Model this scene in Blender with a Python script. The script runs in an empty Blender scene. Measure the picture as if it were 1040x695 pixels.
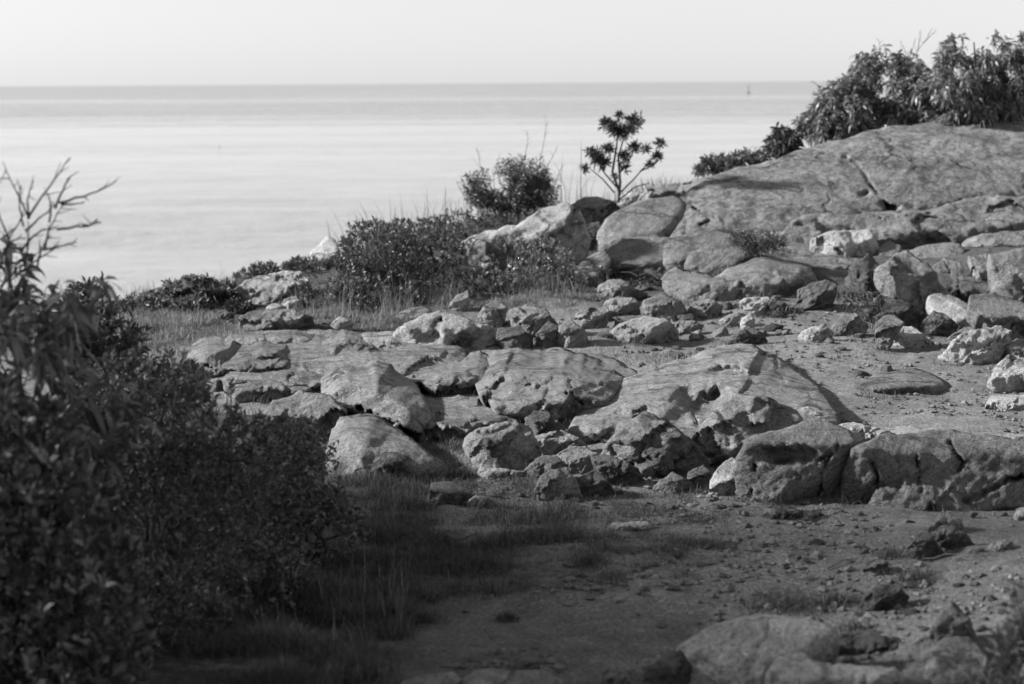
import bpy, math, random
import numpy as np
from mathutils import Vector, Matrix, Euler
from mathutils.geometry import delaunay_2d_cdt
random.seed(7); RNG = np.random.default_rng(7)
SC = bpy.context.scene
COL = SC.collection

# ------------------------------------------------------------------ noise
_perm = np.random.default_rng(3).permutation(256); _perm = np.concatenate([_perm, _perm, _perm])
_g = np.random.default_rng(4).normal(size=(256, 3)); _g /= np.linalg.norm(_g, axis=1)[:, None]
def pnoise(P):
    P = np.asarray(P, float); I = np.floor(P).astype(int); F = P - I
    U = F * F * F * (F * (F * 6 - 15) + 10); I = I & 255
    out = 0
    for dx in (0, 1):
        wx = U[:, 0] if dx else 1 - U[:, 0]
        for dy in (0, 1):
            wy = U[:, 1] if dy else 1 - U[:, 1]
            for dz in (0, 1):
                wz = U[:, 2] if dz else 1 - U[:, 2]
                h = _perm[_perm[_perm[(I[:, 0] + dx) & 255] + ((I[:, 1] + dy) & 255)] + ((I[:, 2] + dz) & 255)]
                gr = _g[h]
                out = out + wx * wy * wz * (gr[:, 0] * (F[:, 0] - dx) + gr[:, 1] * (F[:, 1] - dy) + gr[:, 2] * (F[:, 2] - dz))
    return out * 1.6
def fbm(P, oct=4, gain=.5):
    P = np.asarray(P, float); a = 1; s = 0
    for k in range(oct):
        s = s + a * pnoise(P + 17.3 * k); P = P * 2.03; a *= gain
    return s
def ridged(P, oct=3):
    P = np.asarray(P, float); a = 1; s = 0
    for k in range(oct):
        s = s + a * (1 - 2 * np.abs(pnoise(P + 9.1 * k))); P = P * 2.1; a *= .5
    return s

# ------------------------------------------------------------------ camera
W0, H0, FPX = 1040., 695., 70. / 36. * 1040.
CAM_Z = 1.6
cam = bpy.data.cameras.new('camera'); co = bpy.data.objects.new('camera', cam); COL.objects.link(co)
cam.lens = 70; cam.sensor_width = 36; cam.clip_end = 60000; cam.clip_start = .05
ROT = (Matrix.Rotation(math.radians(90 - 7.42), 4, 'X') @ Matrix.Rotation(math.radians(-0.37), 4, 'Z'))
co.matrix_world = Matrix.Translation((0, 0, CAM_Z)) @ ROT
cam.dof.use_dof = True; cam.dof.focus_distance = 9.3; cam.dof.aperture_fstop = 3.6
SC.camera = co
R3 = np.array(ROT.to_3x3())
def rays(px, py):
    px = np.asarray(px, float); py = np.asarray(py, float)
    d = np.stack([(px - W0 / 2) / FPX, (H0 / 2 - py) / FPX, -np.ones_like(px)], -1) @ R3.T
    return d / d[..., 1:2]                      # scaled so that Y == 1
def at(px, py, Y):
    d = rays(px, py) * np.asarray(Y, float)[..., None]
    d[..., 2] += CAM_Z
    return d

# ------------------------------------------------------------------ terrain
_hx = np.array([-30, -8, -3, -1.6, -.8, .94, 2.2, 4, 6, 10, 30.])
_hz = np.array([-.3, -.15, -.10, .08, .30, .43, .58, .88, 1.0, 1.15, 1.2])
_yx = np.array([-30, -8, -3, -1.6, -.8, .94, 2.2, 4, 8, 30.])
_yy = np.array([12, 13.5, 15.2, 17, 18, 19.3, 20.3, 21.3, 23, 24.])
SEA_Z = -9.
def gz(X, Y, fine=True):
    X = np.asarray(X, float); Y = np.asarray(Y, float)
    H = np.interp(X, _hx, _hz); Yc = np.interp(X, _yx, _yy)
    Ys = np.interp(X, [-3, -1, 1, 3, 6], [13.2, 13.0, 12.9, 12.6, 10.5])
    t = np.clip((Y - Ys) / (Yc - Ys), 0, 1)
    z = H * t ** (1.0 + .25 * np.clip((X - 1) / 3, 0, 1)) * (1 + .3 * (1 - t) * np.clip((1 - X) / 2, 0, 1))
    d = np.clip(Y - Yc, 0, None)
    z = z - (.22 * d + .03 * d * d)
    z = z - .03 * np.clip(np.abs(X) - 42, 0, None) ** 2 - .03 * np.clip(-25 - Y, 0, None) ** 2
    z = np.maximum(z, -14.)
    # a low rise at the near right corner and under the bushes on the left
    z = z + .16 * np.exp(-((X - 1.9) / .7) ** 2 - ((Y - 5.6) / .9) ** 2)
    z = z + .10 * np.exp(-((X + 1.8) / .7) ** 2 - ((Y - 7) / 3.) ** 2)
    if fine:
        sh = X.shape; P = np.stack([X.ravel(), Y.ravel(), np.zeros(X.size)], 1)
        n = .045 * fbm(P * .8, 3) + .012 * fbm(P * 4.5 + 5, 3) + .004 * ridged(P * 15 + 9, 2)
        z = z + n.reshape(sh)
    return z
def ground_hit(px, py):
    """depth at which the sight line through this point of the view meets the terrain"""
    Y = np.linspace(3.5, 26, 2300); d = rays(np.full(Y.shape, px), np.full(Y.shape, py))
    X = d[:, 0] * Y; Z = CAM_Z + d[:, 2] * Y
    below = Z <= gz(X, Y, True)
    return float(Y[np.argmax(below)]) if below.any() else 20.
def ground_pt(px, py):
    Y = ground_hit(px, py); return at(px, py, np.array(Y))

# ------------------------------------------------------------------ mesh helpers
def mk(name, V, faces, mat, parent=None, loc=(0, 0, 0), smooth=True, crease=None):
    """V: n x 3 world points; faces: list of integer arrays (m x k). One mesh object, its origin at loc."""
    V = np.asarray(V, float) - np.asarray(loc, float)
    me = bpy.data.meshes.new(name)
    faces = [np.asarray(f, np.int32) for f in faces if len(f)]
    me.vertices.add(len(V)); me.vertices.foreach_set('co', V.astype(np.float32).ravel())
    nl = sum(f.size for f in faces); nf = sum(len(f) for f in faces)
    me.loops.add(nl); me.loops.foreach_set('vertex_index', np.concatenate([f.ravel() for f in faces]))
    tot = np.concatenate([np.full(len(f), f.shape[1], np.int32) for f in faces])
    st = np.concatenate([[0], np.cumsum(tot)[:-1]]).astype(np.int32)
    me.polygons.add(nf); me.polygons.foreach_set('loop_start', st)
    me.update(calc_edges=True); me.validate()
    me.polygons.foreach_set('use_smooth', np.full(len(me.polygons), smooth))
    if isinstance(mat, (list, tuple)):
        for m in mat: me.materials.append(m)
    else: me.materials.append(mat)
    o = bpy.data.objects.new(name, me); COL.objects.link(o)
    if parent is not None:
        o.parent = parent; o.location = Vector(loc) - parent.location
    else: o.location = loc
    return o
def tag(o, label, cat, group=None, kind=None):
    o['label'] = label; o['category'] = cat
    if group: o['group'] = group
    if kind: o['kind'] = kind
    return o
def empty(name, loc, label, cat, group=None):
    o = bpy.data.objects.new(name, None); COL.objects.link(o); o.location = loc; o.empty_display_size = .1
    return tag(o, label, cat, group)

# ------------------------------------------------------------------ materials
def new_mat(name):
    m = bpy.data.materials.new(name); m.use_nodes = True
    nt = m.node_tree; nt.nodes.clear()
    return m, nt
def N(nt, t, **kw):
    n = nt.nodes.new(t)
    for k, v in kw.items():
        if k in n.inputs: n.inputs[k].default_value = v
        else: setattr(n, k, v)
    return n
def ramp(nt, fac, stops):
    r = nt.nodes.new('ShaderNodeValToRGB'); e = r.color_ramp.elements
    while len(e) < len(stops): e.new(.5)
    for el, (p, v) in zip(e, stops): el.position = p; el.color = (v, v, v, 1)
    nt.links.new(fac, r.inputs[0]); return r.outputs[0]
def math_(nt, op, a, b=None):
    n = nt.nodes.new('ShaderNodeMath'); n.operation = op
    for i, x in enumerate((a, b)):
        if x is None: continue
        if isinstance(x, (int, float)): n.inputs[i].default_value = x
        else: nt.links.new(x, n.inputs[i])
    return n.outputs[0]
def noise(nt, vec, scale, detail=6, rough=.6, dist=0.):
    n = N(nt, 'ShaderNodeTexNoise', Scale=scale, Detail=detail, Roughness=rough, Distortion=dist)
    nt.links.new(vec, n.inputs['Vector']); return n.outputs[0]
def rock_mat(name, lo, hi, lichen=.5, strata=1., bump=1.):
    m, nt = new_mat(name); L = nt.links.new
    out = N(nt, 'ShaderNodeOutputMaterial'); bs = N(nt, 'ShaderNodeBsdfPrincipled', Roughness=.88)
    bs.inputs['Specular IOR Level'].default_value = .25
    tc = N(nt, 'ShaderNodeTexCoord'); oi = N(nt, 'ShaderNodeObjectInfo')
    off = N(nt, 'ShaderNodeVectorMath', operation='MULTIPLY_ADD')
    L(oi.outputs['Random'], off.inputs[0]); off.inputs[1].default_value = (37, 91, 53); L(tc.outputs['Object'], off.inputs[2])
    v = off.outputs[0]
    mp = N(nt, 'ShaderNodeMapping'); L(v, mp.inputs[0])          # bedding planes dip to the right and away
    mp.vector_type = 'TEXTURE'; mp.inputs['Rotation'].default_value = (.12, -.45, 0); mp.inputs['Scale'].default_value = (1 / 1.2, 1 / 2.2, 1 / 11.)
    big = noise(nt, v, 2.6, 5, .6); mid = noise(nt, v, 11, 6, .65, .4); fine = noise(nt, v, 70, 4, .7); grain = noise(nt, v, 240, 2, .6)
    bed = noise(nt, mp.outputs[0], 1.6, 6, .65, .5)
    mp2 = N(nt, 'ShaderNodeMapping'); L(v, mp2.inputs[0])
    mp2.vector_type = 'TEXTURE'; mp2.inputs['Rotation'].default_value = (.12, -.45, 0); mp2.inputs['Scale'].default_value = (1 / 4., 1 / 9., 1 / 60.)
    bed2 = noise(nt, mp2.outputs[0], 1.5, 4, .6)
    # mineral colour
    mixv = math_(nt, 'ADD', math_(nt, 'MULTIPLY', big, .35), math_(nt, 'ADD', math_(nt, 'MULTIPLY', mid, .35), math_(nt, 'MULTIPLY', bed, .35 * strata)))
    base = ramp(nt, mixv, [(.36, lo * .8), (.50, (lo + hi) / 2), (.64, hi)])
    spk = ramp(nt, fine, [(.34, .5), (.46, .95), (.60, 1.15)])
    spk2 = ramp(nt, grain, [(.33, .62), (.5, 1.), (.66, 1.2)])
    li = ramp(nt, noise(nt, v, 16, 8, .75, .4), [(.50, 1.), (.57, 1. - .55 * lichen), (.70, 1. - .7 * lichen)])
    stain = ramp(nt, noise(nt, v, 3.3, 6, .65, .8), [(.40, .62), (.47, 1.), (.58, 1.), (.66, 1.25)])
    each = N(nt, 'ShaderNodeMapRange'); each.inputs['To Min'].default_value = .78; each.inputs['To Max'].default_value = 1.2; L(oi.outputs['Random'], each.inputs[0])
    lines = ramp(nt, bed2, [(.38, .86), (.5, 1.), (.62, 1.08)])
    col = base
    for x in (lines, spk, spk2, li, stain, each.outputs[0]):
        mx = N(nt, 'ShaderNodeMix', data_type='RGBA', blend_type='MULTIPLY'); mx.inputs[0].default_value = 1
        L(col, mx.inputs[6]); L(x, mx.inputs[7]); col = mx.outputs[2]
    # joints: thin cracks along warped cell borders
    wv = N(nt, 'ShaderNodeVectorMath', operation='MULTIPLY_ADD'); nz = N(nt, 'ShaderNodeTexNoise', Scale=5., Detail=4.)
    L(v, nz.inputs['Vector']); L(nz.outputs['Color'], wv.inputs[0]); wv.inputs[1].default_value = (.35, .35, .35); L(v, wv.inputs[2])
    vo = N(nt, 'ShaderNodeTexVoronoi', feature='DISTANCE_TO_EDGE', Scale=1.3); L(wv.outputs[0], vo.inputs['Vector'])
    crk = ramp(nt, vo.outputs['Distance'], [(.0, 0.), (.012, .35), (.035, 1.)])
    msk = ramp(nt, noise(nt, v, 1.9, 3, .5), [(.47, 1.), (.56, 0.)])
    crk = math_(nt, 'MAXIMUM', crk, msk)
    mx = N(nt, 'ShaderNodeMix', data_type='RGBA', blend_type='MULTIPLY'); mx.inputs[0].default_value = .65
    L(col, mx.inputs[6]); L(crk, mx.inputs[7]); col = mx.outputs[2]
    L(col, bs.inputs['Base Color'])
    h = math_(nt, 'MULTIPLY', mid, .5)
    for x, k in ((bed, .6 * strata), (bed2, .13 * strata), (fine, .20), (grain, .07), (crk, .3), (noise(nt, v, 28, 6, .75), .34)):
        h = math_(nt, 'ADD', h, math_(nt, 'MULTIPLY', x, k))
    bp = N(nt, 'ShaderNodeBump', Strength=1., Distance=.065 * bump); L(h, bp.inputs['Height']); L(bp.outputs[0], bs.inputs['Normal'])
    L(bs.outputs[0], out.inputs[0]); return m
def leaf_mat(name, lo, hi, rough=.5, trans=.25):
    m, nt = new_mat(name); L = nt.links.new
    out = N(nt, 'ShaderNodeOutputMaterial'); bs = N(nt, 'ShaderNodeBsdfPrincipled', Roughness=rough)
    bs.inputs['Specular IOR Level'].default_value = .4
    ge = N(nt, 'ShaderNodeNewGeometry'); c = ramp(nt, ge.outputs['Random Per Island'], [(0, lo), (.6, (lo + hi) * .5), (1, hi)])
    tr = N(nt, 'ShaderNodeBsdfTranslucent'); mx = N(nt, 'ShaderNodeMixShader'); mx.inputs[0].default_value = trans
    L(c, bs.inputs['Base Color']); L(c, tr.inputs[0]); L(bs.outputs[0], mx.inputs[1]); L(tr.outputs[0], mx.inputs[2]); L(mx.outputs[0], out.inputs[0])
    return m
def plain_mat(name, v, rough=.7, sc=30., var=.3):
    m, nt = new_mat(name); L = nt.links.new
    out = N(nt, 'ShaderNodeOutputMaterial'); bs = N(nt, 'ShaderNodeBsdfPrincipled', Roughness=rough)
    tc = N(nt, 'ShaderNodeTexCoord'); n = noise(nt, tc.outputs['Object'], sc, 4)
    L(ramp(nt, n, [(.3, v * (1 - var)), (.7, v * (1 + var))]), bs.inputs['Base Color']); L(bs.outputs[0], out.inputs[0]); return m
M_pale = rock_mat('pale_granite', .32, .48, .25)
M_white = rock_mat('white_quartz_rock', .45, .66, .12)
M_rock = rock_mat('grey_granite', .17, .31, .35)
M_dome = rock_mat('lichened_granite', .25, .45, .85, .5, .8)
M_dark = rock_mat('dark_and_shaded_rock', .08, .15, .4)  # dark stone, and shade put into the colour of rocks in shadow
M_leaf_dark = leaf_mat('dark_green_leaf', .025, .075, .45, .2)
M_leaf = leaf_mat('green_leaf', .05, .15, .45, .3)
M_leaf_mix = leaf_mat('mixed_leaf', .04, .22, .5, .3)
M_leaf_bush = leaf_mat('glossy_bush_leaf', .09, .32, .4, .35)
M_leaf_pale = leaf_mat('pale_green_leaf', .09, .22, .5, .3)
M_needle = leaf_mat('dark_needle', .045, .12, .6, .15)
M_dry = leaf_mat('dry_grass_blade', .12, .34, .7, .3)
M_grass = leaf_mat('green_grass_blade', .05, .15, .6, .25)
M_bark = plain_mat('grey_bark', .07, .9, 60)
M_twig = plain_mat('dark_twig_bark', .035, .9, 80)
M_stick = plain_mat('bleached_twig', .14, .9, 90)
M_paint = plain_mat('weathered_paint', .12, .6, 3)

def ground_material():
    m, nt = new_mat('trodden_gravelly_soil'); L = nt.links.new
    out = N(nt, 'ShaderNodeOutputMaterial'); bs = N(nt, 'ShaderNodeBsdfPrincipled', Roughness=.95)
    bs.inputs['Specular IOR Level'].default_value = .1
    tc = N(nt, 'ShaderNodeTexCoord'); v = tc.outputs['Object']
    at_ = N(nt, 'ShaderNodeAttribute', attribute_name='litter'); at2 = N(nt, 'ShaderNodeAttribute', attribute_name='gravel')
    big = noise(nt, v, 1.3, 5, .6); mid = noise(nt, v, 9, 8, .68); fine = noise(nt, v, 75, 6, .8); gr = noise(nt, v, 170, 2, .5)
    s = math_(nt, 'ADD', math_(nt, 'MULTIPLY', big, .4), math_(nt, 'MULTIPLY', mid, .6))
    dirt = ramp(nt, s, [(.36, .14), (.5, .20), (.64, .27)]); lit = ramp(nt, s, [(.38, .06), (.62, .13)]); grv_sun = ramp(nt, s, [(.36, .16), (.5, .23), (.64, .31)])  # dirt is the same soil toned darker for the shaded near ground
    def mix(f, a, b, bt='MIX'):
        x = N(nt, 'ShaderNodeMix', data_type='RGBA', blend_type=bt)
        if isinstance(f, float): x.inputs[0].default_value = f
        else: L(f, x.inputs[0])
        L(a, x.inputs[6]); L(b, x.inputs[7]); return x.outputs[2]
    c = mix(at2.outputs['Fac'], dirt, grv_sun); c = mix(at_.outputs['Fac'], c, lit)
    c = mix(1., c, ramp(nt, fine, [(.32, .45), (.47, .95), (.62, 1.35)]), 'MULTIPLY')
    vo = N(nt, 'ShaderNodeTexVoronoi', Scale=120.); vo.inputs['Randomness'].default_value = 1.; L(v, vo.inputs['Vector'])
    vc = ramp(nt, vo.outputs['Color'], [(0, .6), (.8, 1.05), (.95, 1.6)]); c = mix(.8, c, vc, 'MULTIPLY')
    L(c, bs.inputs['Base Color'])
    h = math_(nt, 'ADD', math_(nt, 'MULTIPLY', mid, .7), math_(nt, 'MULTIPLY', fine, .35))
    h = math_(nt, 'ADD', h, math_(nt, 'MULTIPLY', vo.outputs['Distance'], -.12)); h = math_(nt, 'ADD', h, math_(nt, 'MULTIPLY', gr, .08))
    bp = N(nt, 'ShaderNodeBump', Strength=1., Distance=.03); L(h, bp.inputs['Height']); L(bp.outputs[0], bs.inputs['Normal'])
    L(bs.outputs[0], out.inputs[0]); return m

# ------------------------------------------------------------------ ground
def spaced(segs):
    out = [segs[0][0]]
    for a, b, s0, s1 in segs:
        x = a; k = 0
        while x < b - 1e-6:
            f = (x - a) / (b - a); x = min(b, x + s0 + (s1 - s0) * f); out.append(x)
    return np.array(out)
def in_zone(X, Y, c, r, p=2.):
    return np.exp(-(((X - c[0]) / r[0]) ** 2 + ((Y - c[1]) / r[1]) ** 2) ** (p / 2))
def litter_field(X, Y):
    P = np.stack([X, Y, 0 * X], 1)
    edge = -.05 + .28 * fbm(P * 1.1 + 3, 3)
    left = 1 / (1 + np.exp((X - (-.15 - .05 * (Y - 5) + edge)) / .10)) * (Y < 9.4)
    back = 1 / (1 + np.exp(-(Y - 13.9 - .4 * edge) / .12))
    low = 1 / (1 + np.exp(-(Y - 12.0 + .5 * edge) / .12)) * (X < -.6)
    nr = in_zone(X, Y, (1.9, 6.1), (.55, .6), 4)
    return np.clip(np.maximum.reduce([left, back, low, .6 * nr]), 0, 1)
def build_ground():
    xs = spaced([(-60, -8, 3, .6), (-8, -4, .5, .05), (-4, -2.2, .05, .026), (-2.2, 2.6, .026, .026), (2.6, 6.5, .026, .08), (6.5, 60, .3, 3)])
    ys = spaced([(-45, 3.5, 3, .12), (3.5, 9, .018, .026), (9, 16, .028, .045), (16, 25, .05, .12), (25, 60, .3, 2.)])
    X, Y = np.meshgrid(xs, ys); Z = gz(X, Y)
    V = np.stack([X.ravel(), Y.ravel(), Z.ravel()], 1); nx = len(xs); ny = len(ys)
    i = np.arange(nx * ny).reshape(ny, nx)
    F = np.stack([i[:-1, :-1], i[:-1, 1:], i[1:, 1:], i[1:, :-1]], -1).reshape(-1, 4)
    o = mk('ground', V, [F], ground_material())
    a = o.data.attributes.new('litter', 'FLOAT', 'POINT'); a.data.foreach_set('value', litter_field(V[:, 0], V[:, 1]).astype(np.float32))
    g = 1 / (1 + np.exp(-(V[:, 1] - 8.8) / .5))  # blends to the lighter sunlit tone beyond the shade edge
    a = o.data.attributes.new('gravel', 'FLOAT', 'POINT'); a.data.foreach_set('value', g.astype(np.float32))
    tag(o, 'bare trodden gravelly soil of the path and clearing', 'ground', kind='structure')
build_ground()

# ------------------------------------------------------------------ sea
def build_sea():
    m, nt = new_mat('rippled_sea_water'); L = nt.links.new
    out = N(nt, 'ShaderNodeOutputMaterial'); bs = N(nt, 'ShaderNodeBsdfPrincipled', Roughness=.12)
    bs.inputs['Base Color'].default_value = (.35, .35, .35, 1); bs.inputs['IOR'].default_value = 1.33
    tc = N(nt, 'ShaderNodeTexCoord'); v = tc.outputs['Object']
    sx = N(nt, 'ShaderNodeSeparateXYZ'); L(v, sx.inputs[0])
    # calm streaks and wind-roughened belts, by distance out to sea with long wavering edges
    mp = N(nt, 'ShaderNodeMapping'); mp.inputs['Scale'].default_value = (.0012, .006, 1); L(v, mp.inputs[0])
    wob = noise(nt, mp.outputs[0], 1., 5, .55)
    yy = math_(nt, 'ADD', sx.outputs['Y'], math_(nt, 'MULTIPLY', math_(nt, 'SUBTRACT', wob, .5), 420.))
    belt = N(nt, 'ShaderNodeMapRange'); belt.inputs['From Min'].default_value = 0; belt.inputs['From Max'].default_value = 4000; L(yy, belt.inputs[0])
    far = ramp(nt, belt.outputs[0], [(0, .5), (.04, .42), (.06, .18), (.12, .12), (.15, .6), (.26, .85), (.33, .35), (.40, .8), (1, .9)])
    mp2 = N(nt, 'ShaderNodeMapping'); mp2.inputs['Scale'].default_value = (.004, .03, 1); L(v, mp2.inputs[0])
    streak = noise(nt, mp2.outputs[0], 1., 6, .6)
    amp = math_(nt, 'MULTIPLY', far, ramp(nt, streak, [(.36, .3), (.64, 1.6)]))
    mp4 = N(nt, 'ShaderNodeMapping'); mp4.inputs['Scale'].default_value = (.10, .085, 1); L(v, mp4.inputs[0])
    amp = math_(nt, 'MULTIPLY', amp, ramp(nt, noise(nt, mp4.outputs[0], 1., 5, .65), [(.36, .45), (.64, 1.6)]))
    mp3 = N(nt, 'ShaderNodeMapping'); mp3.inputs['Scale'].default_value = (.10, .33, 1); L(v, mp3.inputs[0])
    w1 = noise(nt, mp3.outputs[0], 1., 6, .62, .3); w2 = noise(nt, mp3.outputs[0], 7., 3, .5)
    h = math_(nt, 'ADD', w1, math_(nt, 'MULTIPLY', w2, .12))
    bp = N(nt, 'ShaderNodeBump', Strength=.6, Distance=1.0); L(math_(nt, 'MULTIPLY', h, amp), bp.inputs['Height']); L(bp.outputs[0], bs.inputs['Normal'])
    rr = math_(nt, 'ADD', math_(nt, 'MULTIPLY', amp, .36), .02); L(rr, bs.inputs['Roughness'])
    L(bs.outputs[0], out.inputs[0])
    S = 45000.
    V = np.array([[-S, -2000, SEA_Z], [S, -2000, SEA_Z], [S, S, SEA_Z], [-S, S, SEA_Z]])
    o = mk('sea', V, [np.array([[0, 1, 2, 3]])], m)
    tag(o, 'pale calm sea with faint ripples and darker wind bands reaching the horizon', 'sea', kind='structure')
build_sea()

# ------------------------------------------------------------------ rocks
def chaikin(P, k=1, w=.2):
    for _ in range(k):
        Q = np.roll(P, -1, 0); P = np.stack([P * (1 - w) + Q * w, P * w + Q * (1 - w)], 1).reshape(-1, 2)
    return P
def inside(P, poly):
    x, y = P[:, 0], P[:, 1]; c = np.zeros(len(P), bool); n = len(poly)
    for i in range(n):
        a, b = poly[i], poly[(i + 1) % n]
        if a[1] == b[1]: continue
        c ^= ((a[1] > y) != (b[1] > y)) & (x < (b[0] - a[0]) * (y - a[1]) / (b[1] - a[1]) + a[0])
    return c
def edge_dist(P, poly):
    d = np.full(len(P), 1e9)
    for i in range(len(poly)):
        a, b = poly[i], poly[(i + 1) % len(poly)]; ab = b - a
        t = np.clip(((P - a) @ ab) / max(ab @ ab, 1e-9), 0, 1); q = P - a - t[:, None] * ab
        d = np.minimum(d, np.hypot(q[:, 0], q[:, 1]))
    return d
STYLES = {   #        face  shoulder top  left  lx   right rx   rim  facets noise
    'dome':  dict(face=.45, sh=.30, top=2.4, left=.8, lx=.30, right=.9, rx=.68, rnd=.20, nf=5, no=.6, soft=.05),
    'slab':  dict(face=.18, sh=.55, top=2.8, left=1.0, lx=.16, right=1.0, rx=.86, rnd=.07, nf=6, no=.9, soft=.02),
    'block': dict(face=.30, sh=.62, top=2.2, left=.9, lx=.32, right=.8, rx=.62, rnd=.05, nf=7, no=.6, soft=.012),
    'ledge': dict(face=.50, sh=.34, top=3.6, left=1.6, lx=.08, right=2.0, rx=.9, rnd=.05, nf=6, no=2., soft=.03, grow=1.12),
}
ROCKS = []
def wp0(P, w, h):
    k = math.sqrt(w * h); return P + .10 * k * np.stack([fbm(np.c_[P / (k * .35), np.zeros(len(P))], 4, .6), fbm(np.c_[P / (k * .35), np.ones(len(P)) * 7], 4, .6)], 1)
def rock(style, name, label, poly, mat=None, Y=None, base=None, tilt=0., seed=None, dY=0., spacing=None, group=None, cat=None, **kw):
    p = dict(STYLES[style]); p.update(kw)
    poly = np.array(poly, float)
    if poly[:, 0] @ np.roll(poly[:, 1], -1) - poly[:, 1] @ np.roll(poly[:, 0], -1) < 0: poly = poly[::-1]
    ctr = poly.mean(0); gr = p.get('grow', 1.08); poly = ctr + (poly - ctr) * gr
    x0, x1 = poly[:, 0].min(), poly[:, 0].max(); y0, y1 = poly[:, 1].min(), poly[:, 1].max()
    rs = np.random.default_rng(seed if seed is not None else int(x0 * 31 + y0 * 17))
    if Y is None:
        bx, by = base if base else (poly[poly[:, 1] > y1 - .3 * (y1 - y0), 0].mean(), y1 - 1)
        Y = ground_hit(bx, by)
    Y = Y + dY
    mpp = Y / FPX; h = (y1 - y0); w = x1 - x0; size = math.sqrt(w * h) * mpp
    # bury the foot
    t = (y1 - poly[:, 1]) / h; poly = poly + np.stack([0 * t, np.clip(.28 - t, 0, 1) / .28 * (.14 * h + 4)], 1)
    poly = chaikin(poly, 1, .2) if style == 'dome' else poly
    area = .5 * abs(poly[:, 0] @ np.roll(poly[:, 1], -1) - poly[:, 1] @ np.roll(poly[:, 0], -1))
    s = spacing or float(np.clip(math.sqrt(area) / 34, .9, 2.4))
    # resample and roughen the outline
    B = []
    for i in range(len(poly)):
        a, b = poly[i], poly[(i + 1) % len(poly)]; n = max(1, int(np.hypot(*(b - a)) / s))
        B += [a + (b - a) * k / n for k in range(n)]
    B = np.array(B); amp = (.022 if style == 'dome' else .04) * math.sqrt(w * h)
    q = np.concatenate([B / (math.sqrt(w * h) * .42), np.full((len(B), 1), rs.uniform(0, 99))], 1)
    B = B + amp * np.stack([fbm(q, 4, .6), fbm(q + 31, 4, .6)], 1)
    gx, gy = np.meshgrid(np.arange(B[:, 0].min(), B[:, 0].max(), s), np.arange(B[:, 1].min(), B[:, 1].max(), s * .9))
    gx[::2] += s / 2
    I = np.stack([gx.ravel(), gy.ravel()], 1) + rs.normal(0, s * .12, (gx.size, 2))
    I = I[inside(I, B)]; I = I[edge_dist(I, B) > s * .55]
    P = np.concatenate([B, I]); nb = len(B)
    ov, oe, of, *_ = delaunay_2d_cdt([Vector(x) for x in P], [], [list(range(nb))], 1, 1e-6)
    P = np.array([tuple(x) for x in ov]); T = np.array([f for f in of if len(f) == 3], np.int32)
    ed = edge_dist(P, B)
    u = (P[:, 0] - x0) * mpp; v = (y1 - P[:, 1]) * mpp; wm, hm = w * mpp, h * mpp
    vt = v - tilt * (u - wm / 2)
    pl = [p['face'] * vt, p['face'] * p['sh'] * hm + p['top'] * (vt - p['sh'] * hm),
          p['face'] * .5 * hm + p['left'] * (p['lx'] * wm - u), p['face'] * .5 * hm + p['right'] * (u - p['rx'] * wm)]
    for k in range(p['nf']):
        a = rs.uniform(0, 2 * math.pi); dr = np.array([math.cos(a), math.sin(a)]); sl = rs.uniform(.3, 1.1)
        ext = abs(dr[0]) * wm / 2 + abs(dr[1]) * hm / 2
        pl.append(p['face'] * .5 * hm + sl * ((u - wm / 2) * dr[0] + (v - hm / 2) * dr[1] - rs.uniform(.25, .7) * ext))
    pl = np.array(pl); k = p['soft'] * hm + .004
    mxp = pl.max(0); d = mxp + k * np.log(np.exp((pl - mxp) / k).sum(0)) - k * math.log(2)
    ang, per, sa = p.get('stripe', {'dome': (-24, 7, .003), 'block': (-24, 6, .004), 'slab': (-24, 6, .010), 'ledge': (-24, 6, .020)}[style])
    ca, sn = math.cos(math.radians(ang)), math.sin(math.radians(ang)); al = P[:, 0] * ca + P[:, 1] * sn; pe = -P[:, 0] * sn + P[:, 1] * ca
    pe = pe + 9 * fbm(np.c_[P / 55., np.full(len(P), rs.uniform(0, 50))], 3); sa = min(sa, .0045)
    sv = fbm(np.c_[pe / per, al / (per * 7), np.full(len(P), rs.uniform(0, 50))], 4, .6); d = d + sa * Y / 9. * (np.sign(sv) * np.abs(sv) ** .6)
    d = d + p.get('yaw', 0.) * u
    npl, pa = p.get('plates', {'dome': (0, 0), 'block': (4, .026), 'slab': (7, .030), 'ledge': (20, .038)}[style])
    if npl:                                       # fractured plates: each tilts its own way, with sharp borders
        asp = p.get('aspect', 2.4); wpl = wp0(P, w, h); A2 = np.c_[wpl[:, 0] * ca + wpl[:, 1] * sn, (-wpl[:, 0] * sn + wpl[:, 1] * ca) * asp]
        ci = rs.permutation(len(P))[:npl]; Cc = A2[ci]; best = ((A2[:, None] - Cc[None]) ** 2).sum(2).argmin(1)
        sl = rs.normal(0, 1., (npl, 2)) * pa / 11.; of = rs.normal(0, .7, npl) * pa
        dl = of[best] + ((A2 - Cc[best]) * sl[best]).sum(1) * min(1., 60 / math.sqrt(w * h)); d = d + np.clip(dl, -2.2 * pa, 2.2 * pa) * np.clip(math.sqrt(w * h) * mpp / .5, .25, 1.2)
    if p.get('under'): d = d + p['under'] * np.clip(p.get('uh', .35) * hm - vt, 0, None)
    wp = P + .03 * math.sqrt(w * h) * np.stack([fbm(np.c_[P / (math.sqrt(w * h) * .12), np.zeros(len(P))], 3), fbm(np.c_[P / (math.sqrt(w * h) * .12), np.ones(len(P)) * 7], 3)], 1)
    for (ax, ay, rx_, ry_, dep) in p.get('pits', ()):
        d = d + dep * np.exp(-(((wp[:, 0] - ax) / rx_) ** 2 + ((wp[:, 1] - ay) / ry_) ** 2) ** 1.5)
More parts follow.
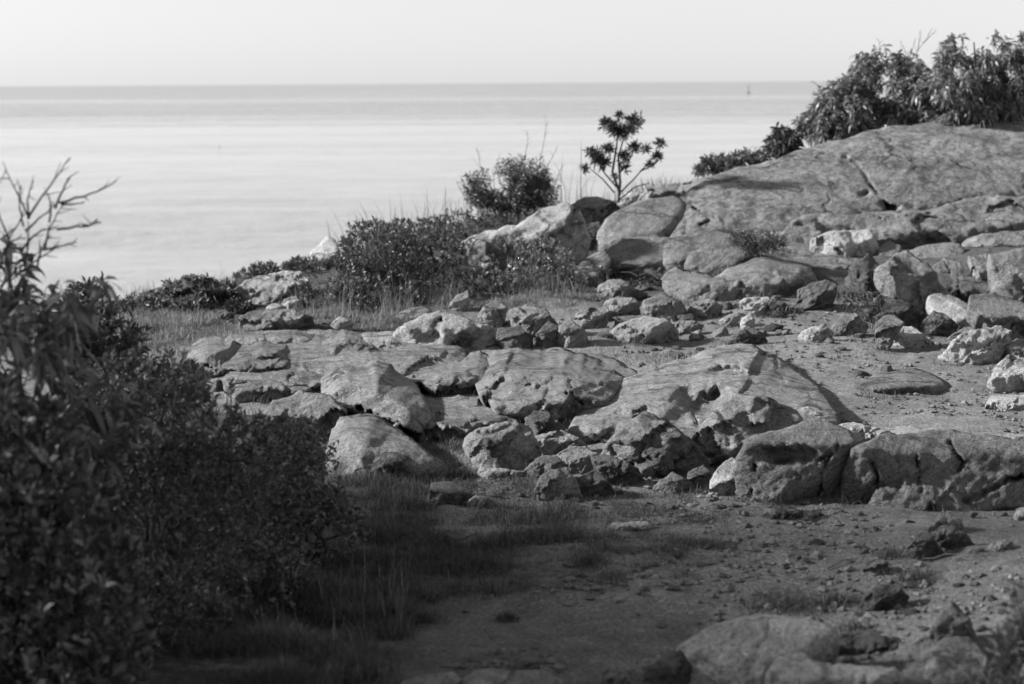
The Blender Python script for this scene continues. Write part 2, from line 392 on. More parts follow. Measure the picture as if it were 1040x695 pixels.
    for (line, wd, dep) in p.get('cuts', ()):
        dm = np.full(len(P), 1e9)
        for (A0, B0) in zip(line[:-1], line[1:]):
            A0 = np.array(A0, float); ab = np.array(B0, float) - A0; t = np.clip(((wp - A0) @ ab) / (ab @ ab), 0, 1); qq = wp - A0 - t[:, None] * ab; dm = np.minimum(dm, np.hypot(qq[:, 0], qq[:, 1]))
        d = d + .7 * dep * np.clip(1 - dm / (wd * .8), 0, 1) * np.clip(.65 + 1.1 * fbm(np.c_[wp / 14., np.zeros(len(P))], 2), .05, 1.1)
    R = p['rnd'] * min(wm, hm) + .004; qd = np.clip(1 - ed * mpp / R, 0, 1); cur = .9 * R * (1 - np.sqrt(np.clip(1 - qd * qd, 0, 1)))
    d = d + cur
    hug = p.get('hug', 1. if style == 'ledge' else 0.)
    if hug:                                       # worn edges run out into the soil instead of standing clear of it
        ys = np.linspace(Y, Y + 3.2, 90); dr_ = rays(P[:, 0], P[:, 1]); XX = dr_[:, 0:1] * ys; ZZ = CAM_Z + dr_[:, 2:3] * ys
        bl = ZZ <= gz(XX, ys[None] + 0 * XX, False); G = np.where(bl.any(1), ys[bl.argmax(1)], ys[-1])
        kk = .22 * min(w, h) + 3; wgt = hug * np.exp(-(ed / kk) ** 1.3) * np.clip((v / hm - .3) / .5, 0, 1)
        d = d + wgt * np.clip(G + .03 - Y - d, 0, p.get('hugmax', 1.6))
    Q = at(P[:, 0], P[:, 1], Y + d); so = rs.uniform(0, 50, 3)
    sz = max(size, .05); q = Q / sz
    c1 = np.array([[.86, .2, -.47], [-.1, .97, .2], [.5, -.12, .86]])
    bed = (Q @ c1.T) * np.array([1.5, 2., 9.]) / max(.35, min(sz, .8)) + so
    step = fbm(bed, 3); step = np.sign(step) * np.abs(step) ** .7
    nz = p.get('lump', .65) * (.075 * fbm(q * 1.7 + so, 3) + .035 * ridged(q * 3.1 + so, 4)) + .018 * p['no'] * step + .007 * fbm(q * 11 + so, 5, .62)
    ck = np.abs(pnoise(q * np.array([1.5, .8, 1.1]) + so + 7)); nz = nz + .05 * np.clip(1 - ck / .03, 0, 1) * (p['no'] * .8)
    fade = np.clip(ed / (2.5 * s), 0.15, 1)
    d = d + nz * sz * fade * 1.25
    Q = at(P[:, 0], P[:, 1], Y + d)
    Q[:, 2] += .25 * nz * sz * fade
    # body behind the seen side, down and away from it
    Rb = .5 * min(wm, hm); wb = np.sqrt(np.clip(1 - (1 - np.clip(ed * mpp / Rb, 0, 1)) ** 2, 0, 1))
    isb = ed < s * .3
    wb[isb] = 0; Tk = .75 * min(wm, hm) + .10 * max(wm, hm)
    back = Q + wb[:, None] * np.array([0, .75, -.6]) * Tk
    idx = np.full(len(P), -1); nin = np.where(~isb)[0]; idx[nin] = len(P) + np.arange(len(nin)); idx[isb] = np.where(isb)[0]
    V = np.concatenate([Q, back[nin]])
    # image rows run downwards: orient the front towards the camera
    a, b, c = Q[T[0, 0]], Q[T[0, 1]], Q[T[0, 2]]
    A = P[T[:, 1]] - P[T[:, 0]]; Bb = P[T[:, 2]] - P[T[:, 0]]; cr = A[:, 0] * Bb[:, 1] - A[:, 1] * Bb[:, 0]
    T = np.where((cr > 0)[:, None], T[:, ::-1], T)
    F2 = idx[T[:, ::-1]]
    loc = Q.mean(0); loc[2] = Q[:, 2].min()
    o = mk(name, V, [T, F2], mat or M_rock, loc=loc)
    tag(o, label, cat or name.replace('_', ' ').split()[-1], group)
    ROCKS.append((label, poly, Y))
    return o

def build_rocks():
    R = rock
    # --- great outcrop at the upper right
    R('dome', 'granite_outcrop', 'great smooth whaleback of lichened grey granite below the tall leafy bushes',
      [(664, 262), (672, 232), (690, 207), (708, 192), (723, 183), (760, 174), (793, 163), (843, 147), (893, 133), (933, 127), (980, 130), (1040, 122), (1090, 120), (1100, 215), (1036, 215), (900, 232), (803, 250), (748, 262), (700, 268)],
      M_dome, base=(700, 262), yaw=.5, tilt=.2, cuts=[([(688, 184), (704, 203), (724, 221), (716, 228)], 2.2, .14), ([(846, 152), (880, 188), (916, 215)], 3, .16)], pits=[(905, 205, 7, 4, .2), (876, 199, 5, 3, .10)], lump=.28, no=.2, stripe=(-20, 8, .004), soft=.22, face=.5, sh=.2, top=2.3, rnd=.3, nf=1, left=.7, lx=.25, rx=1.1, spacing=2.2)
    R('dome', 'rounded_boulder', 'smooth pale boulder wedged against the lower end of the great whaleback',
      [(607, 250), (608, 240), (621, 219), (644, 208), (663, 204), (684, 202), (694, 210), (684, 226), (672, 240), (664, 252), (626, 258)], M_rock, lump=.4, no=.25, soft=.09, grow=1.12)
    R('slab', 'rock', 'pale low stones on the crest just behind the smooth wedged boulder', [(650, 203), (652, 197), (663, 191), (689, 186), (716, 180), (706, 192), (690, 199), (676, 208), (663, 212)], M_pale)
    R('dome', 'rounded_boulder', 'cracked round boulder with bright upper left edge above the dark cleft',
      [(614, 268), (618, 258), (626, 250), (640, 243), (660, 241), (680, 243), (690, 253), (688, 268), (676, 279), (655, 281), (636, 282)], M_rock, lump=.4, no=.25, soft=.09, grow=1.12)
    R('dome', 'rounded_boulder', 'flat topped boulder filling the gap under the whaleback, between two rounder ones', [(676, 276), (678, 250), (692, 240), (735, 236), (750, 250), (732, 258), (704, 266), (697, 280)], M_rock, lump=.4, no=.25, soft=.09, grow=1.12)
    R('dome', 'rounded_boulder', 'egg shaped boulder resting on top of the broad sloping slab',
      [(697, 271), (704, 258), (722, 250), (745, 250), (761, 258), (748, 271), (729, 282), (711, 278)], M_rock, no=.5, lump=.35, soft=.12, grow=1.12)
    R('ledge', 'rock_slab', 'broad sloping banded slab under the egg shaped boulder',
      [(680, 283), (696, 272), (729, 280), (760, 257), (781, 255), (812, 267), (824, 284), (812, 299), (776, 300), (740, 303), (712, 300)], M_rock, top=2.2, lump=.4, no=.8, stripe=(-30, 3.5, .008), grow=1.12, soft=.08, plates=(5, .018))
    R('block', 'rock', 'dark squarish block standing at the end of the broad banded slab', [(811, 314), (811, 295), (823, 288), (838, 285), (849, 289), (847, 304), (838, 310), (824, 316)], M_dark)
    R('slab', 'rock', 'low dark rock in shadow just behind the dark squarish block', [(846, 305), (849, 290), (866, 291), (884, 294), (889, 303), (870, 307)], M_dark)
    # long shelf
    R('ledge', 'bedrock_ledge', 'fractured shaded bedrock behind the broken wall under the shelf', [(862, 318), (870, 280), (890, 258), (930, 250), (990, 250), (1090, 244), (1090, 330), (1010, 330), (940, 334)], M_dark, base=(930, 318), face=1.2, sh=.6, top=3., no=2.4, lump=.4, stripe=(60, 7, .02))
    R('ledge', 'bedrock_ledge', 'lichened bedrock apron between the whaleback and the banded slab', [(660, 280), (676, 256), (720, 236), (790, 232), (850, 250), (876, 268), (868, 292), (820, 300), (740, 300), (690, 292)], M_dome, base=(760, 284), face=1.6, sh=.4, top=4.5, no=.5, lump=.4, stripe=(-20, 6, .008))
    R('slab', 'rock_shelf', 'long pale shelf of rock running out of frame below the whaleback',
      [(788, 246), (790, 240), (806, 229), (827, 221), (865, 217), (935, 211), (1036, 199), (1090, 192), (1090, 246), (1036, 242), (985, 248), (940, 246), (905, 246), (880, 250), (840, 258), (800, 257)], M_rock, face=.3, sh=.35, top=2.6, tilt=.05, no=1.5, lump=.4, stripe=(-12, 4, .010), under=.8, uh=.25, grow=1.06)
    R('block', 'rock', 'bright white ribbed rock face under the tip of the long shelf',
      [(828, 250), (829, 242), (842, 236), (862, 235), (881, 235), (888, 247), (892, 256), (885, 264), (870, 268), (846, 262)], M_white, lump=.3, face=.5, grow=1.12, stripe=(68, 6, .006))
    R('block', 'rock', 'small rounded stone tucked under the shelf beside the white face', [(884, 245), (890, 236), (902, 240), (907, 247), (900, 254), (889, 254)], M_rock)
    R('dome', 'rock', 'small hump between the white face and the blunt nosed stone', [(891, 266), (892, 252), (902, 245), (916, 250), (912, 259), (898, 270)], M_rock)
    R('dome', 'rock', 'pair sized oval stone lying on the shelf joint', [(908, 247), (911, 240), (925, 237), (938, 243), (940, 250), (930, 254), (918, 251)], M_dark)
    R('dome', 'rock', 'blunt nosed stone in the broken wall under the shelf', [(922, 262), (926, 254), (948, 248), (972, 247), (979, 256), (972, 266), (948, 274), (934, 268)], M_rock)
    R('dome', 'rock_slab', 'long rounded bar of rock overhanging the dark fissured wall',
      [(974, 254), (980, 245), (990, 240), (1036, 230), (1095, 222), (1095, 250), (1036, 257), (1013, 261), (987, 262), (977, 260)], M_rock, lump=.4, under=1.2, uh=.3, grow=1.08)
    R('block', 'rock', 'triangular grey block with crossing cracks, in the middle of the broken wall', [(891, 275), (905, 265), (920, 257), (935, 267), (948, 280), (960, 297), (952, 306), (936, 318), (918, 306), (904, 293)], M_rock, lump=.4, grow=1.16, face=.2, stripe=(70, 6, .008))
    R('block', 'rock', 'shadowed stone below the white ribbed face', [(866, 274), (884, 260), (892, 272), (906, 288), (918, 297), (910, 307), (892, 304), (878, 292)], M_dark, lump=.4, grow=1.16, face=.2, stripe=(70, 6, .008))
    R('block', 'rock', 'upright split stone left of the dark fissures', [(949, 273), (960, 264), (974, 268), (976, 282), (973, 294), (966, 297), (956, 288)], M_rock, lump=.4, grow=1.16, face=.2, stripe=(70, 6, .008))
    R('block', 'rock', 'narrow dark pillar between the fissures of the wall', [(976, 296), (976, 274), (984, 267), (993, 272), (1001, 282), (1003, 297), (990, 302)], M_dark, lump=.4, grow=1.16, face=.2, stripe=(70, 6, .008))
    R('block', 'rock', 'tall fissured pillar under the overhanging bar', [(1000, 300), (990, 275), (984, 262), (1002, 261), (1009, 282), (1013, 302)], M_rock, lump=.4, grow=1.16, face=.2, stripe=(70, 6, .008))
    R('block', 'rock', 'wide grey wall block at the frame edge under the overhanging bar', [(1012, 302), (1009, 262), (1036, 258), (1090, 254), (1090, 326), (1040, 318), (1022, 310)], M_rock, lump=.4, grow=1.16, face=.2, stripe=(70, 6, .008))
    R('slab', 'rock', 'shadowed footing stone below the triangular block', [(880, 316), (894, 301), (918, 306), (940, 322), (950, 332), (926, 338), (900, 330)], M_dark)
    R('slab', 'rock', 'low rubble footing at the base of the fissured wall', [(985, 318), (988, 300), (1012, 299), (1050, 312), (1090, 315), (1090, 350), (1030, 340), (1004, 334)], M_rock)
    R('dome', 'boulder', 'pale oblong boulder leaning against the broken wall', [(942, 309), (944, 302), (953, 299), (972, 302), (987, 312), (1000, 324), (1003, 332), (986, 336), (970, 329), (955, 320)], M_pale)
    R('block', 'boulder', 'grey wedge under the pale oblong boulder', [(935, 336), (938, 326), (949, 317), (962, 322), (973, 331), (966, 342), (948, 343)], M_rock)
    R('block', 'rock', 'squared upright stone at the foot of the bare twigs', [(889, 354), (890, 330), (897, 323), (908, 321), (918, 328), (912, 338), (904, 350), (896, 357)], M_rock)
    R('slab', 'rock', 'pale wedge shaped stone propped beside the squared upright stone', [(902, 346), (906, 337), (915, 332), (926, 333), (938, 340), (947, 348), (940, 354), (926, 352), (912, 352)], M_pale)
    R('block', 'boulder', 'bright broken boulder at the far side of the clearing, above the pale crumbling one', [(955, 361), (962, 355), (970, 346), (986, 336), (1000, 333), (1014, 333), (1027, 340), (1022, 352), (1013, 364), (1000, 371), (976, 369)], M_pale)
    R('block', 'boulder', 'grey boulder cut by the frame edge behind the bright broken one', [(1004, 368), (1012, 358), (1033, 346), (1060, 342), (1066, 368), (1036, 370), (1014, 374)], M_rock, dY=.1)
    R('block', 'boulder', 'pale crumbling boulder at the frame edge above the slab', [(1005, 385), (1010, 374), (1026, 362), (1070, 360), (1070, 402), (1034, 398), (1014, 396)], M_pale)
    R('ledge', 'rock', 'bright low stone by the frame edge just above the slab', [(1004, 412), (1012, 401), (1030, 397), (1070, 398), (1070, 418), (1030, 418)], M_pale)
    R('slab', 'rock', 'small pale rock behind the bright broken boulder', [(964, 343), (970, 338), (982, 333), (1000, 331), (1008, 336), (990, 343), (974, 348)], M_rock, dY=.12)
    # stones below the broad banded slab
    for lab, pts, m in (
        ('rounded stone with a pale top, topmost of the pile below the cleft', [(614, 312), (616, 306), (628, 302), (642, 303), (652, 310), (656, 317), (638, 321), (618, 318)], M_pale),
        ('stone split into two layers below the cleft', [(607, 300), (609, 291), (618, 285), (630, 284), (641, 291), (648, 299), (636, 304), (616, 306)], M_rock),
        ('broad crumpled stone in the rubble below the cleft', [(651, 312), (655, 305), (672, 300), (690, 306), (698, 318), (690, 328), (668, 326)], M_rock),
        ('pale stone lying just below the front edge of the banded slab', [(700, 314), (706, 307), (722, 304), (733, 311), (730, 321), (712, 324), (703, 320)], M_rock),
        ('bright flat fragment in the rubble', [(752, 307), (757, 303), (779, 302), (787, 307), (781, 317), (769, 321), (758, 316)], M_pale),
        ('bright cube of stone in the rubble below the flat fragment', [(752, 330), (754, 323), (763, 319), (767, 325), (765, 333), (757, 336)], M_pale),
        ('bright leaning plate of stone in the rubble', [(730, 327), (734, 323), (748, 317), (752, 320), (747, 331), (738, 333)], M_pale),
        ('small white stone alone at the edge of the rubble', [(700, 343), (702, 338), (711, 335), (715, 342), (712, 347), (703, 347)], M_pale),
        ('low dark mound of stone at the edge of the gravel', [(738, 348), (747, 338), (762, 332), (776, 340), (781, 349), (760, 352)], M_dark),
        ('wide low rock with a white left tip', [(618, 346), (619, 340), (632, 328), (652, 322), (676, 325), (686, 336), (688, 348), (660, 351), (634, 350)], M_rock),
        ('long flat stone lying alone on the gravel', [(811, 343), (815, 338), (825, 332), (837, 330), (846, 338), (844, 345), (826, 348)], M_pale),
        ('grey flat stone just behind the long one on the gravel', [(843, 341), (846, 333), (856, 320), (870, 319), (881, 331), (876, 339), (858, 343)], M_rock),
        ('grey triangular stone beside the bright plate', [(768, 318), (774, 308), (788, 304), (800, 310), (800, 318), (784, 322)], M_dark),
        ('thin shelf stone under the two layered one', [(600, 318), (606, 312), (616, 312), (622, 320), (614, 328), (602, 326)], M_rock),
        ('angular stone half in the shadow below the broad crumpled one', [(684, 334), (690, 326), (704, 326), (714, 331), (706, 337), (694, 340)], M_rock)):
        R('block', 'stone', lab, pts, m, rnd=.14)
    # --- shelf of broken boulders across the middle distance
    R('slab', 'boulder', 'big pale boulder with a bright left face beside the pointed white stone', [(400, 348), (404, 341), (416, 329), (428, 322), (447, 316), (462, 319), (487, 329), (510, 341), (517, 352), (490, 357), (448, 352), (420, 356)], M_pale, face=.4)
    R('block', 'boulder', 'pointed white stone standing on the big pale boulder', [(453, 320), (455, 314), (464, 300), (475, 296), (477, 305), (476, 316), (470, 322)], M_pale, dY=.15, nf=3)
    R('block', 'boulder', 'grey stone with a shaded face standing beside the pointed white one', [(482, 331), (485, 322), (490, 312), (504, 306), (515, 313), (512, 324), (503, 334)], M_rock)
    R('block', 'boulder', 'angular boulder with a bright sloping top in the middle of the row', [(521, 330), (519, 315), (534, 310), (554, 315), (564, 329), (562, 342), (552, 349), (538, 346), (528, 336)], M_rock, dY=.1)
    R('block', 'stone', 'short dark stone below the angular boulder in the row', [(504, 346), (508, 335), (527, 331), (541, 342), (540, 354), (520, 356)], M_dark)
    R('block', 'stone', 'stubby stone at the foot of the row, narrow and shaded', [(544, 354), (545, 340), (557, 327), (566, 332), (567, 350), (556, 355)], M_dark)
    R('block', 'boulder', 'upright boulder with a pale left edge, front of the row', [(565, 353), (567, 342), (570, 331), (580, 324), (592, 335), (598, 347), (592, 353), (578, 354)], M_rock)
    R('block', 'boulder', 'boxy boulder set behind the upright one', [(584, 326), (587, 317), (604, 313), (616, 324), (614, 335), (596, 337)], M_rock, dY=.2)
    R('dome', 'boulder', 'small round boulder half hidden at the grass edge beyond the big pale one', [(399, 327), (403, 320), (416, 313), (432, 311), (438, 318), (420, 327), (408, 331)], M_rock)
    R('block', 'stone', 'pointed little boulder standing alone on the stepped ledge', [(335, 334), (337, 329), (344, 322), (352, 324), (358, 330), (355, 336), (344, 337)], M_pale)
    # --- stepped ledges, left
    L = lambda lab, pts, m=M_rock, **k: R('ledge', 'bedrock_ledge', lab, pts, m, **k)
    L('outermost weathered step of bedrock, next to the dark bush', [(189, 386), (190, 372), (194, 356), (210, 345), (238, 344), (244, 356), (228, 372), (210, 384), (196, 392)])
    L('knobbly bedrock step with deep shaded hollows', [(222, 382), (226, 371), (242, 356), (265, 344), (291, 349), (297, 357), (287, 371), (260, 376), (244, 386)])
    L('uppermost thin bedrock step under the flat long stone', [(234, 347), (240, 341), (268, 334), (300, 331), (317, 339), (311, 355), (290, 354), (264, 350)])
    L('bedrock step between the knobbly one and the little pointed boulder', [(311, 366), (314, 356), (328, 347), (346, 334), (365, 340), (376, 354), (350, 364), (330, 374), (318, 374)])
    L('narrow pale bedrock step beside the big pale boulder', [(353, 356), (357, 349), (372, 338), (401, 338), (412, 349), (398, 358), (378, 363)], M_pale)
    L('low smooth bedrock step just above the big tilted slab', [(330, 383), (346, 365), (376, 359), (420, 353), (446, 358), (430, 370), (398, 377), (356, 382)])
    L('grey bedrock step above the leafy bush', [(232, 400), (234, 390), (256, 380), (286, 373), (314, 369), (332, 377), (322, 390), (294, 404), (268, 408), (246, 406)])
    L('bright bedrock nose at the corner of the big tilted slab', [(288, 410), (293, 398), (316, 386), (332, 382), (340, 400), (330, 410), (308, 412)], M_pale)
    R('ledge', 'bedrock_ledge', 'wide cracked base of bedrock that all the weathered steps by the bush rise from', [(182, 398), (192, 372), (212, 350), (250, 338), (310, 334), (380, 338), (430, 344), (470, 352), (470, 372), (430, 392), (400, 412), (360, 428), (300, 430), (230, 416)], M_rock, face=3., top=6.5, sh=.4, base=(300, 424), no=2., grow=1.)
    R('ledge', 'bedrock_ledge', 'low worn pavement of bedrock around the middle ledge and the tumbled stones', [(420, 452), (424, 420), (450, 392), (490, 366), (560, 356), (620, 362), (650, 380), (640, 410), (620, 450), (560, 462), (480, 466)], M_rock, face=4., top=7., sh=.4, base=(500, 462), no=1.6, grow=1.)
    # --- big tilted slab and neighbours, left of centre
    R('slab', 'rock_slab', 'big tilted slab with a sharp shaded flank, left of the tumbled stones',
      [(331, 412), (329, 388), (344, 377), (380, 373), (397, 376), (419, 391), (432, 417), (443, 438), (453, 456), (443, 462), (420, 450), (396, 430), (366, 418)], M_rock, face=.9, sh=.6, top=2.4, tilt=-.25, right=1.8, rx=.70, nf=1, lump=.35, no=.35, cuts=[([(366, 418), (398, 432), (448, 460)], 7, .6), ([(360, 392), (410, 388), (428, 412)], 2, .05)], hug=.6, plates=(3, .02))
    R('slab', 'rock_slab', 'thin edged slab poking out of the leafy bush', [(262, 436), (266, 424), (279, 410), (305, 399), (332, 402), (348, 418), (340, 436), (310, 446), (280, 446)], M_rock, face=.6, sh=.5, lump=.4, no=.4)
    R('slab', 'rock_slab', 'lower slab beneath the dark gap, sloping into the grass', [(336, 470), (338, 440), (352, 426), (370, 420), (388, 425), (408, 438), (424, 454), (448, 470), (461, 487), (442, 494), (400, 490), (360, 482)], M_rock, face=.8, sh=.6, tilt=-.3, lump=.4, no=.5, hug=.5, plates=(4, .02))
    L('flat striped ledge between the tilted slab and the middle ledge', [(398, 384), (403, 378), (421, 375), (447, 366), (483, 360), (500, 371), (500, 392), (474, 405), (455, 400), (428, 388)], lump=.4, no=.7, stripe=(-24, 4, .022))
    L('broken striped ledge in the middle of the clearing, with long parallel cracks',
      [(487, 380), (490, 369), (505, 361), (544, 360), (585, 360), (606, 373), (626, 388), (612, 402), (598, 416), (577, 432), (556, 424), (530, 416), (507, 418), (500, 404), (490, 392)], lump=.4, no=.7, stripe=(-28, 5, .032), cuts=[([(574, 378), (580, 400), (590, 412)], 2, .12), ([(497, 400), (540, 382), (560, 376)], 2, .08)])
    R('ledge', 'rock_slab', 'low worn slab sunk in the soil beside the flat striped ledge', [(396, 420), (410, 396), (440, 402), (470, 408), (508, 412), (524, 424), (500, 440), (464, 450), (440, 444)], M_rock, face=.9, top=4., hug=1.)
    # --- tumbled stones
    R('block', 'boulder', 'largest of the tumbled stones, a blocky grey boulder with a shaded front', [(474, 452), (476, 445), (489, 436), (525, 428), (537, 437), (549, 456), (544, 468), (530, 478), (508, 480), (492, 473), (482, 463)], M_rock, nf=2, face=.35)
    R('block', 'boulder', 'dark standing wedge with a bright left edge, behind the blocky grey boulder', [(534, 446), (534, 430), (544, 417), (559, 420), (570, 433), (577, 443), (560, 448), (545, 450)], M_dark, left=1.6, lx=.25, nf=1, face=.15)
    R('slab', 'boulder', 'flat pale stone lying against the dark standing wedge', [(541, 450), (546, 444), (570, 437), (586, 444), (597, 456), (580, 463), (556, 462)], M_rock)
    R('block', 'stone', 'chunky stone sitting between the flat pale stone and the leaning plate', [(563, 466), (570, 459), (580, 455), (594, 454), (606, 462), (612, 470), (600, 478), (585, 484), (570, 478)], M_rock)
    R('block', 'stone', 'cracked stone next to the blocky grey boulder', [(532, 479), (540, 470), (551, 463), (563, 463), (576, 473), (570, 484), (552, 488), (540, 486)], M_rock)
    R('block', 'stone', 'front triangular stone of the tumbled heap', [(543, 498), (551, 485), (562, 478), (574, 475), (584, 488), (592, 503), (570, 509), (550, 506)], M_rock)
    R('slab', 'stone', 'dark leaning plate with a pale top edge', [(601, 464), (612, 463), (627, 466), (647, 475), (652, 487), (634, 494), (618, 490), (607, 474)], M_dark, nf=1, sh=.8)
    R('block', 'stone', 'broken stone in front of the dark leaning plate', [(583, 490), (592, 482), (604, 479), (617, 489), (623, 499), (606, 505), (592, 502)], M_dark)
    R('slab', 'stone', 'thin flat sliver of stone in front of the blocky grey boulder', [(486, 480), (490, 475), (510, 476), (532, 479), (528, 486), (506, 486)], M_pale)
    R('slab', 'boulder', 'low rounded stone sunk in grass before the tumbled heap', [(436, 506), (440, 492), (461, 489), (482, 503), (480, 514), (456, 516)], M_rock)
    R('block', 'stone', 'small light stone beside the low rounded stone in the grass', [(474, 514), (476, 508), (483, 503), (495, 506), (490, 513), (480, 517)], M_pale)
    # --- ridge in the centre
    R('dome', 'granite_outcrop', 'domed ridge of banded rock with a dark hollow, in the middle of the clearing',
      [(583, 446), (584, 436), (608, 407), (637, 389), (668, 378), (700, 367), (728, 358), (757, 354), (778, 361), (801, 379), (822, 395), (838, 412), (846, 430), (800, 446), (740, 462), (690, 478), (650, 478), (614, 466)],
      M_rock, base=(660, 470), face=1.2, sh=.2, top=4.2, rnd=.08, left=.9, lx=.2, rx=.66, nf=4, pits=[(716, 410, 26, 13, .45), (742, 379, 26, 5, .2), (690, 425, 12, 10, .12)], cuts=[([(702, 415), (712, 434)], 4, .25), ([(640, 400), (676, 384)], 2, .06), ([(600, 452), (650, 425), (690, 405)], 2, .08), ([(785, 366), (800, 392), (815, 404)], 3, .1)], lump=.45, no=.8, stripe=(-32, 5, .030), aspect=3., plates=(7, .022), hug=1., hugmax=.9, right=.9)
    R('block', 'rock', 'hooded rock with upright ribs at the end of the domed ridge', [(610, 466), (626, 444), (640, 430), (652, 423), (666, 424), (684, 437), (704, 451), (716, 468), (694, 482), (660, 484), (630, 478)], M_rock, no=1.6)
    R('block', 'rock', 'slim standing rib of rock against the hooded rock', [(624, 474), (625, 452), (629, 441), (638, 437), (643, 454), (640, 474), (632, 480)], M_rock, nf=2)
    R('block', 'rock', 'dark standing rib against the hooded rock, the wider one', [(655, 482), (658, 458), (663, 444), (671, 445), (681, 462), (686, 478), (672, 486)], M_dark, nf=2)
    R('slab', 'rock', 'smooth lower lobe of the domed ridge above the split slab', [(696, 470), (704, 446), (722, 420), (748, 403), (776, 405), (808, 418), (820, 434), (780, 446), (748, 462), (722, 478)], M_rock, face=.7, sh=.45, top=1.6)
    R('block', 'stone', 'pale blunt stone behind the top of the split slab', [(801, 436), (806, 416), (821, 414), (835, 423), (840, 434), (822, 440)], M_pale, nf=2)
    R('block', 'stone', 'small dark pointed stone beside the pale blunt stone', [(833, 438), (842, 421), (853, 432), (852, 441)], M_dark)
    R('slab', 'rock', 'low pale rock behind the joint of the split slab', [(846, 444), (852, 433), (868, 429), (890, 434), (908, 439), (900, 450), (872, 454)], M_pale)
    R('ledge', 'bedrock_ledge', 'flat pale pavement of bedrock reaching the frame edge behind the split slab', [(884, 446), (892, 437), (930, 434), (980, 436), (1080, 438), (1080, 456), (1000, 456), (930, 456)], M_pale, face=1.5)
    R('slab', 'rock_slab', 'split slab with a bright top edge, its bigger half with the shaded hollow',
      [(752, 500), (750, 466), (759, 451), (770, 444), (806, 433), (837, 431), (856, 440), (868, 456), (872, 480), (870, 508), (840, 511), (800, 511), (766, 508)], M_rock, face=.32, sh=.72, nf=2, soft=.04, stripe=(-35, 9, .008), pits=[(800, 462, 30, 8, .08)], cuts=[([(765, 470), (764, 505)], 2.5, .12), ([(850, 452), (836, 478), (832, 500)], 2.5, .1), ([(780, 468), (830, 470), (850, 455)], 3, .08)], lump=.3, no=.35, plates=(3, .02))
    R('slab', 'rock_slab', 'split slab continuing out of frame, the long low half with cracks',
      [(862, 508), (864, 478), (872, 457), (905, 443), (950, 441), (1033, 446), (1085, 447), (1085, 512), (1015, 508), (973, 515), (920, 518), (880, 516)], M_rock, face=.4, sh=.72, nf=3, soft=.04, stripe=(-35, 9, .008), cuts=[([(886, 470), (890, 488), (876, 505)], 2.5, .12), ([(965, 452), (978, 470), (972, 480)], 3, .12), ([(930, 462), (935, 500)], 2, .08), ([(1036, 484), (1000, 498), (980, 512)], 5, .15)], lump=.3, no=.35, plates=(5, .025))
    R('block', 'boulder', 'pale cracked stone against the end of the split slab', [(720, 498), (722, 488), (731, 475), (744, 466), (756, 470), (764, 482), (764, 500), (744, 505), (728, 503)], M_pale, face=.45)
    R('block', 'stone', 'tiny dark cone of stone above the pale cracked stone', [(730, 468), (737, 456), (745, 466), (742, 472)], M_dark)
    R('block', 'stone', 'low stone between the wider rib and the pale cracked stone', [(664, 496), (670, 488), (683, 481), (700, 489), (706, 498), (690, 503), (674, 502)], M_rock)
    R('block', 'stone', 'dark lump of stone beside the pale cracked stone', [(694, 494), (700, 480), (714, 473), (722, 480), (718, 496), (706, 499)], M_dark)
    R('dome', 'rock', 'faint worn swelling of bedrock in the far gravel', [(864, 402), (872, 392), (894, 378), (922, 373), (950, 382), (962, 396), (930, 404), (890, 406)], M_rock, face=1.6, sh=.3, top=4.5, rnd=.2, hug=1.)
    R('slab', 'rock', 'small dark flat stone on the gravel before the domed ridge', [(676, 362), (682, 357), (692, 358), (697, 362), (688, 365)], M_dark)
    # --- grassy crest and far left
    R('slab', 'boulder', 'long pale boulder rising out of the low shrubs on the crest', [(442, 268), (450, 261), (469, 248), (513, 231), (547, 216), (573, 210), (585, 218), (590, 231), (598, 246), (588, 264), (560, 274), (500, 276), (460, 274)], M_pale, face=.6, sh=.45, top=1.7, tilt=.12)
    R('block', 'boulder', 'split boulder on the crest under the little tree', [(574, 218), (576, 212), (586, 204), (606, 200), (622, 205), (629, 214), (624, 224), (610, 231), (592, 226)], M_rock, nf=2)
    R('block', 'boulder', 'shaded stone below the split boulder on the crest', [(588, 244), (590, 230), (608, 226), (614, 236), (608, 252), (594, 256)], M_dark)
    R('block', 'boulder', 'small pale stone at the foot of the little tree', [(628, 206), (630, 200), (638, 195), (650, 196), (650, 204), (636, 210)], M_pale)
    R('dome', 'boulder', 'grey hump half buried beneath the shaded stone', [(580, 284), (584, 274), (596, 261), (612, 255), (622, 264), (612, 278), (598, 290)], M_rock)
    R('slab', 'boulder', 'big pale flat topped boulder below the low shrubs, far side', [(233, 304), (235, 298), (251, 286), (279, 278), (304, 276), (310, 288), (304, 302), (284, 309), (258, 310), (240, 311)], M_pale, face=.8)
    R('slab', 'rock_slab', 'flat long stone lying across the top of the stepped ledges', [(243, 330), (246, 321), (258, 316), (292, 315), (315, 323), (316, 331), (290, 333), (271, 338), (252, 338)], M_rock)
    R('block', 'stone', 'pale lump beside the flat topped far boulder', [(287, 309), (290, 304), (300, 301), (308, 307), (308, 314), (296, 316)], M_pale)
    R('block', 'stone', 'pale lump between the far boulder and the flat long stone, the lower one', [(268, 318), (271, 312), (280, 308), (291, 312), (288, 319), (276, 321)], M_pale)
    R('block', 'stone', 'grey stone at the edge of the dry meadow', [(214, 325), (218, 319), (227, 315), (237, 319), (236, 327), (222, 329)], M_rock)
    R('dome', 'boulder', 'low rock hidden in heath at the seaward edge', [(130, 312), (142, 300), (168, 290), (196, 280), (220, 286), (234, 298), (220, 310), (180, 316)], M_dark, plates=(10, .07), lump=1.2)
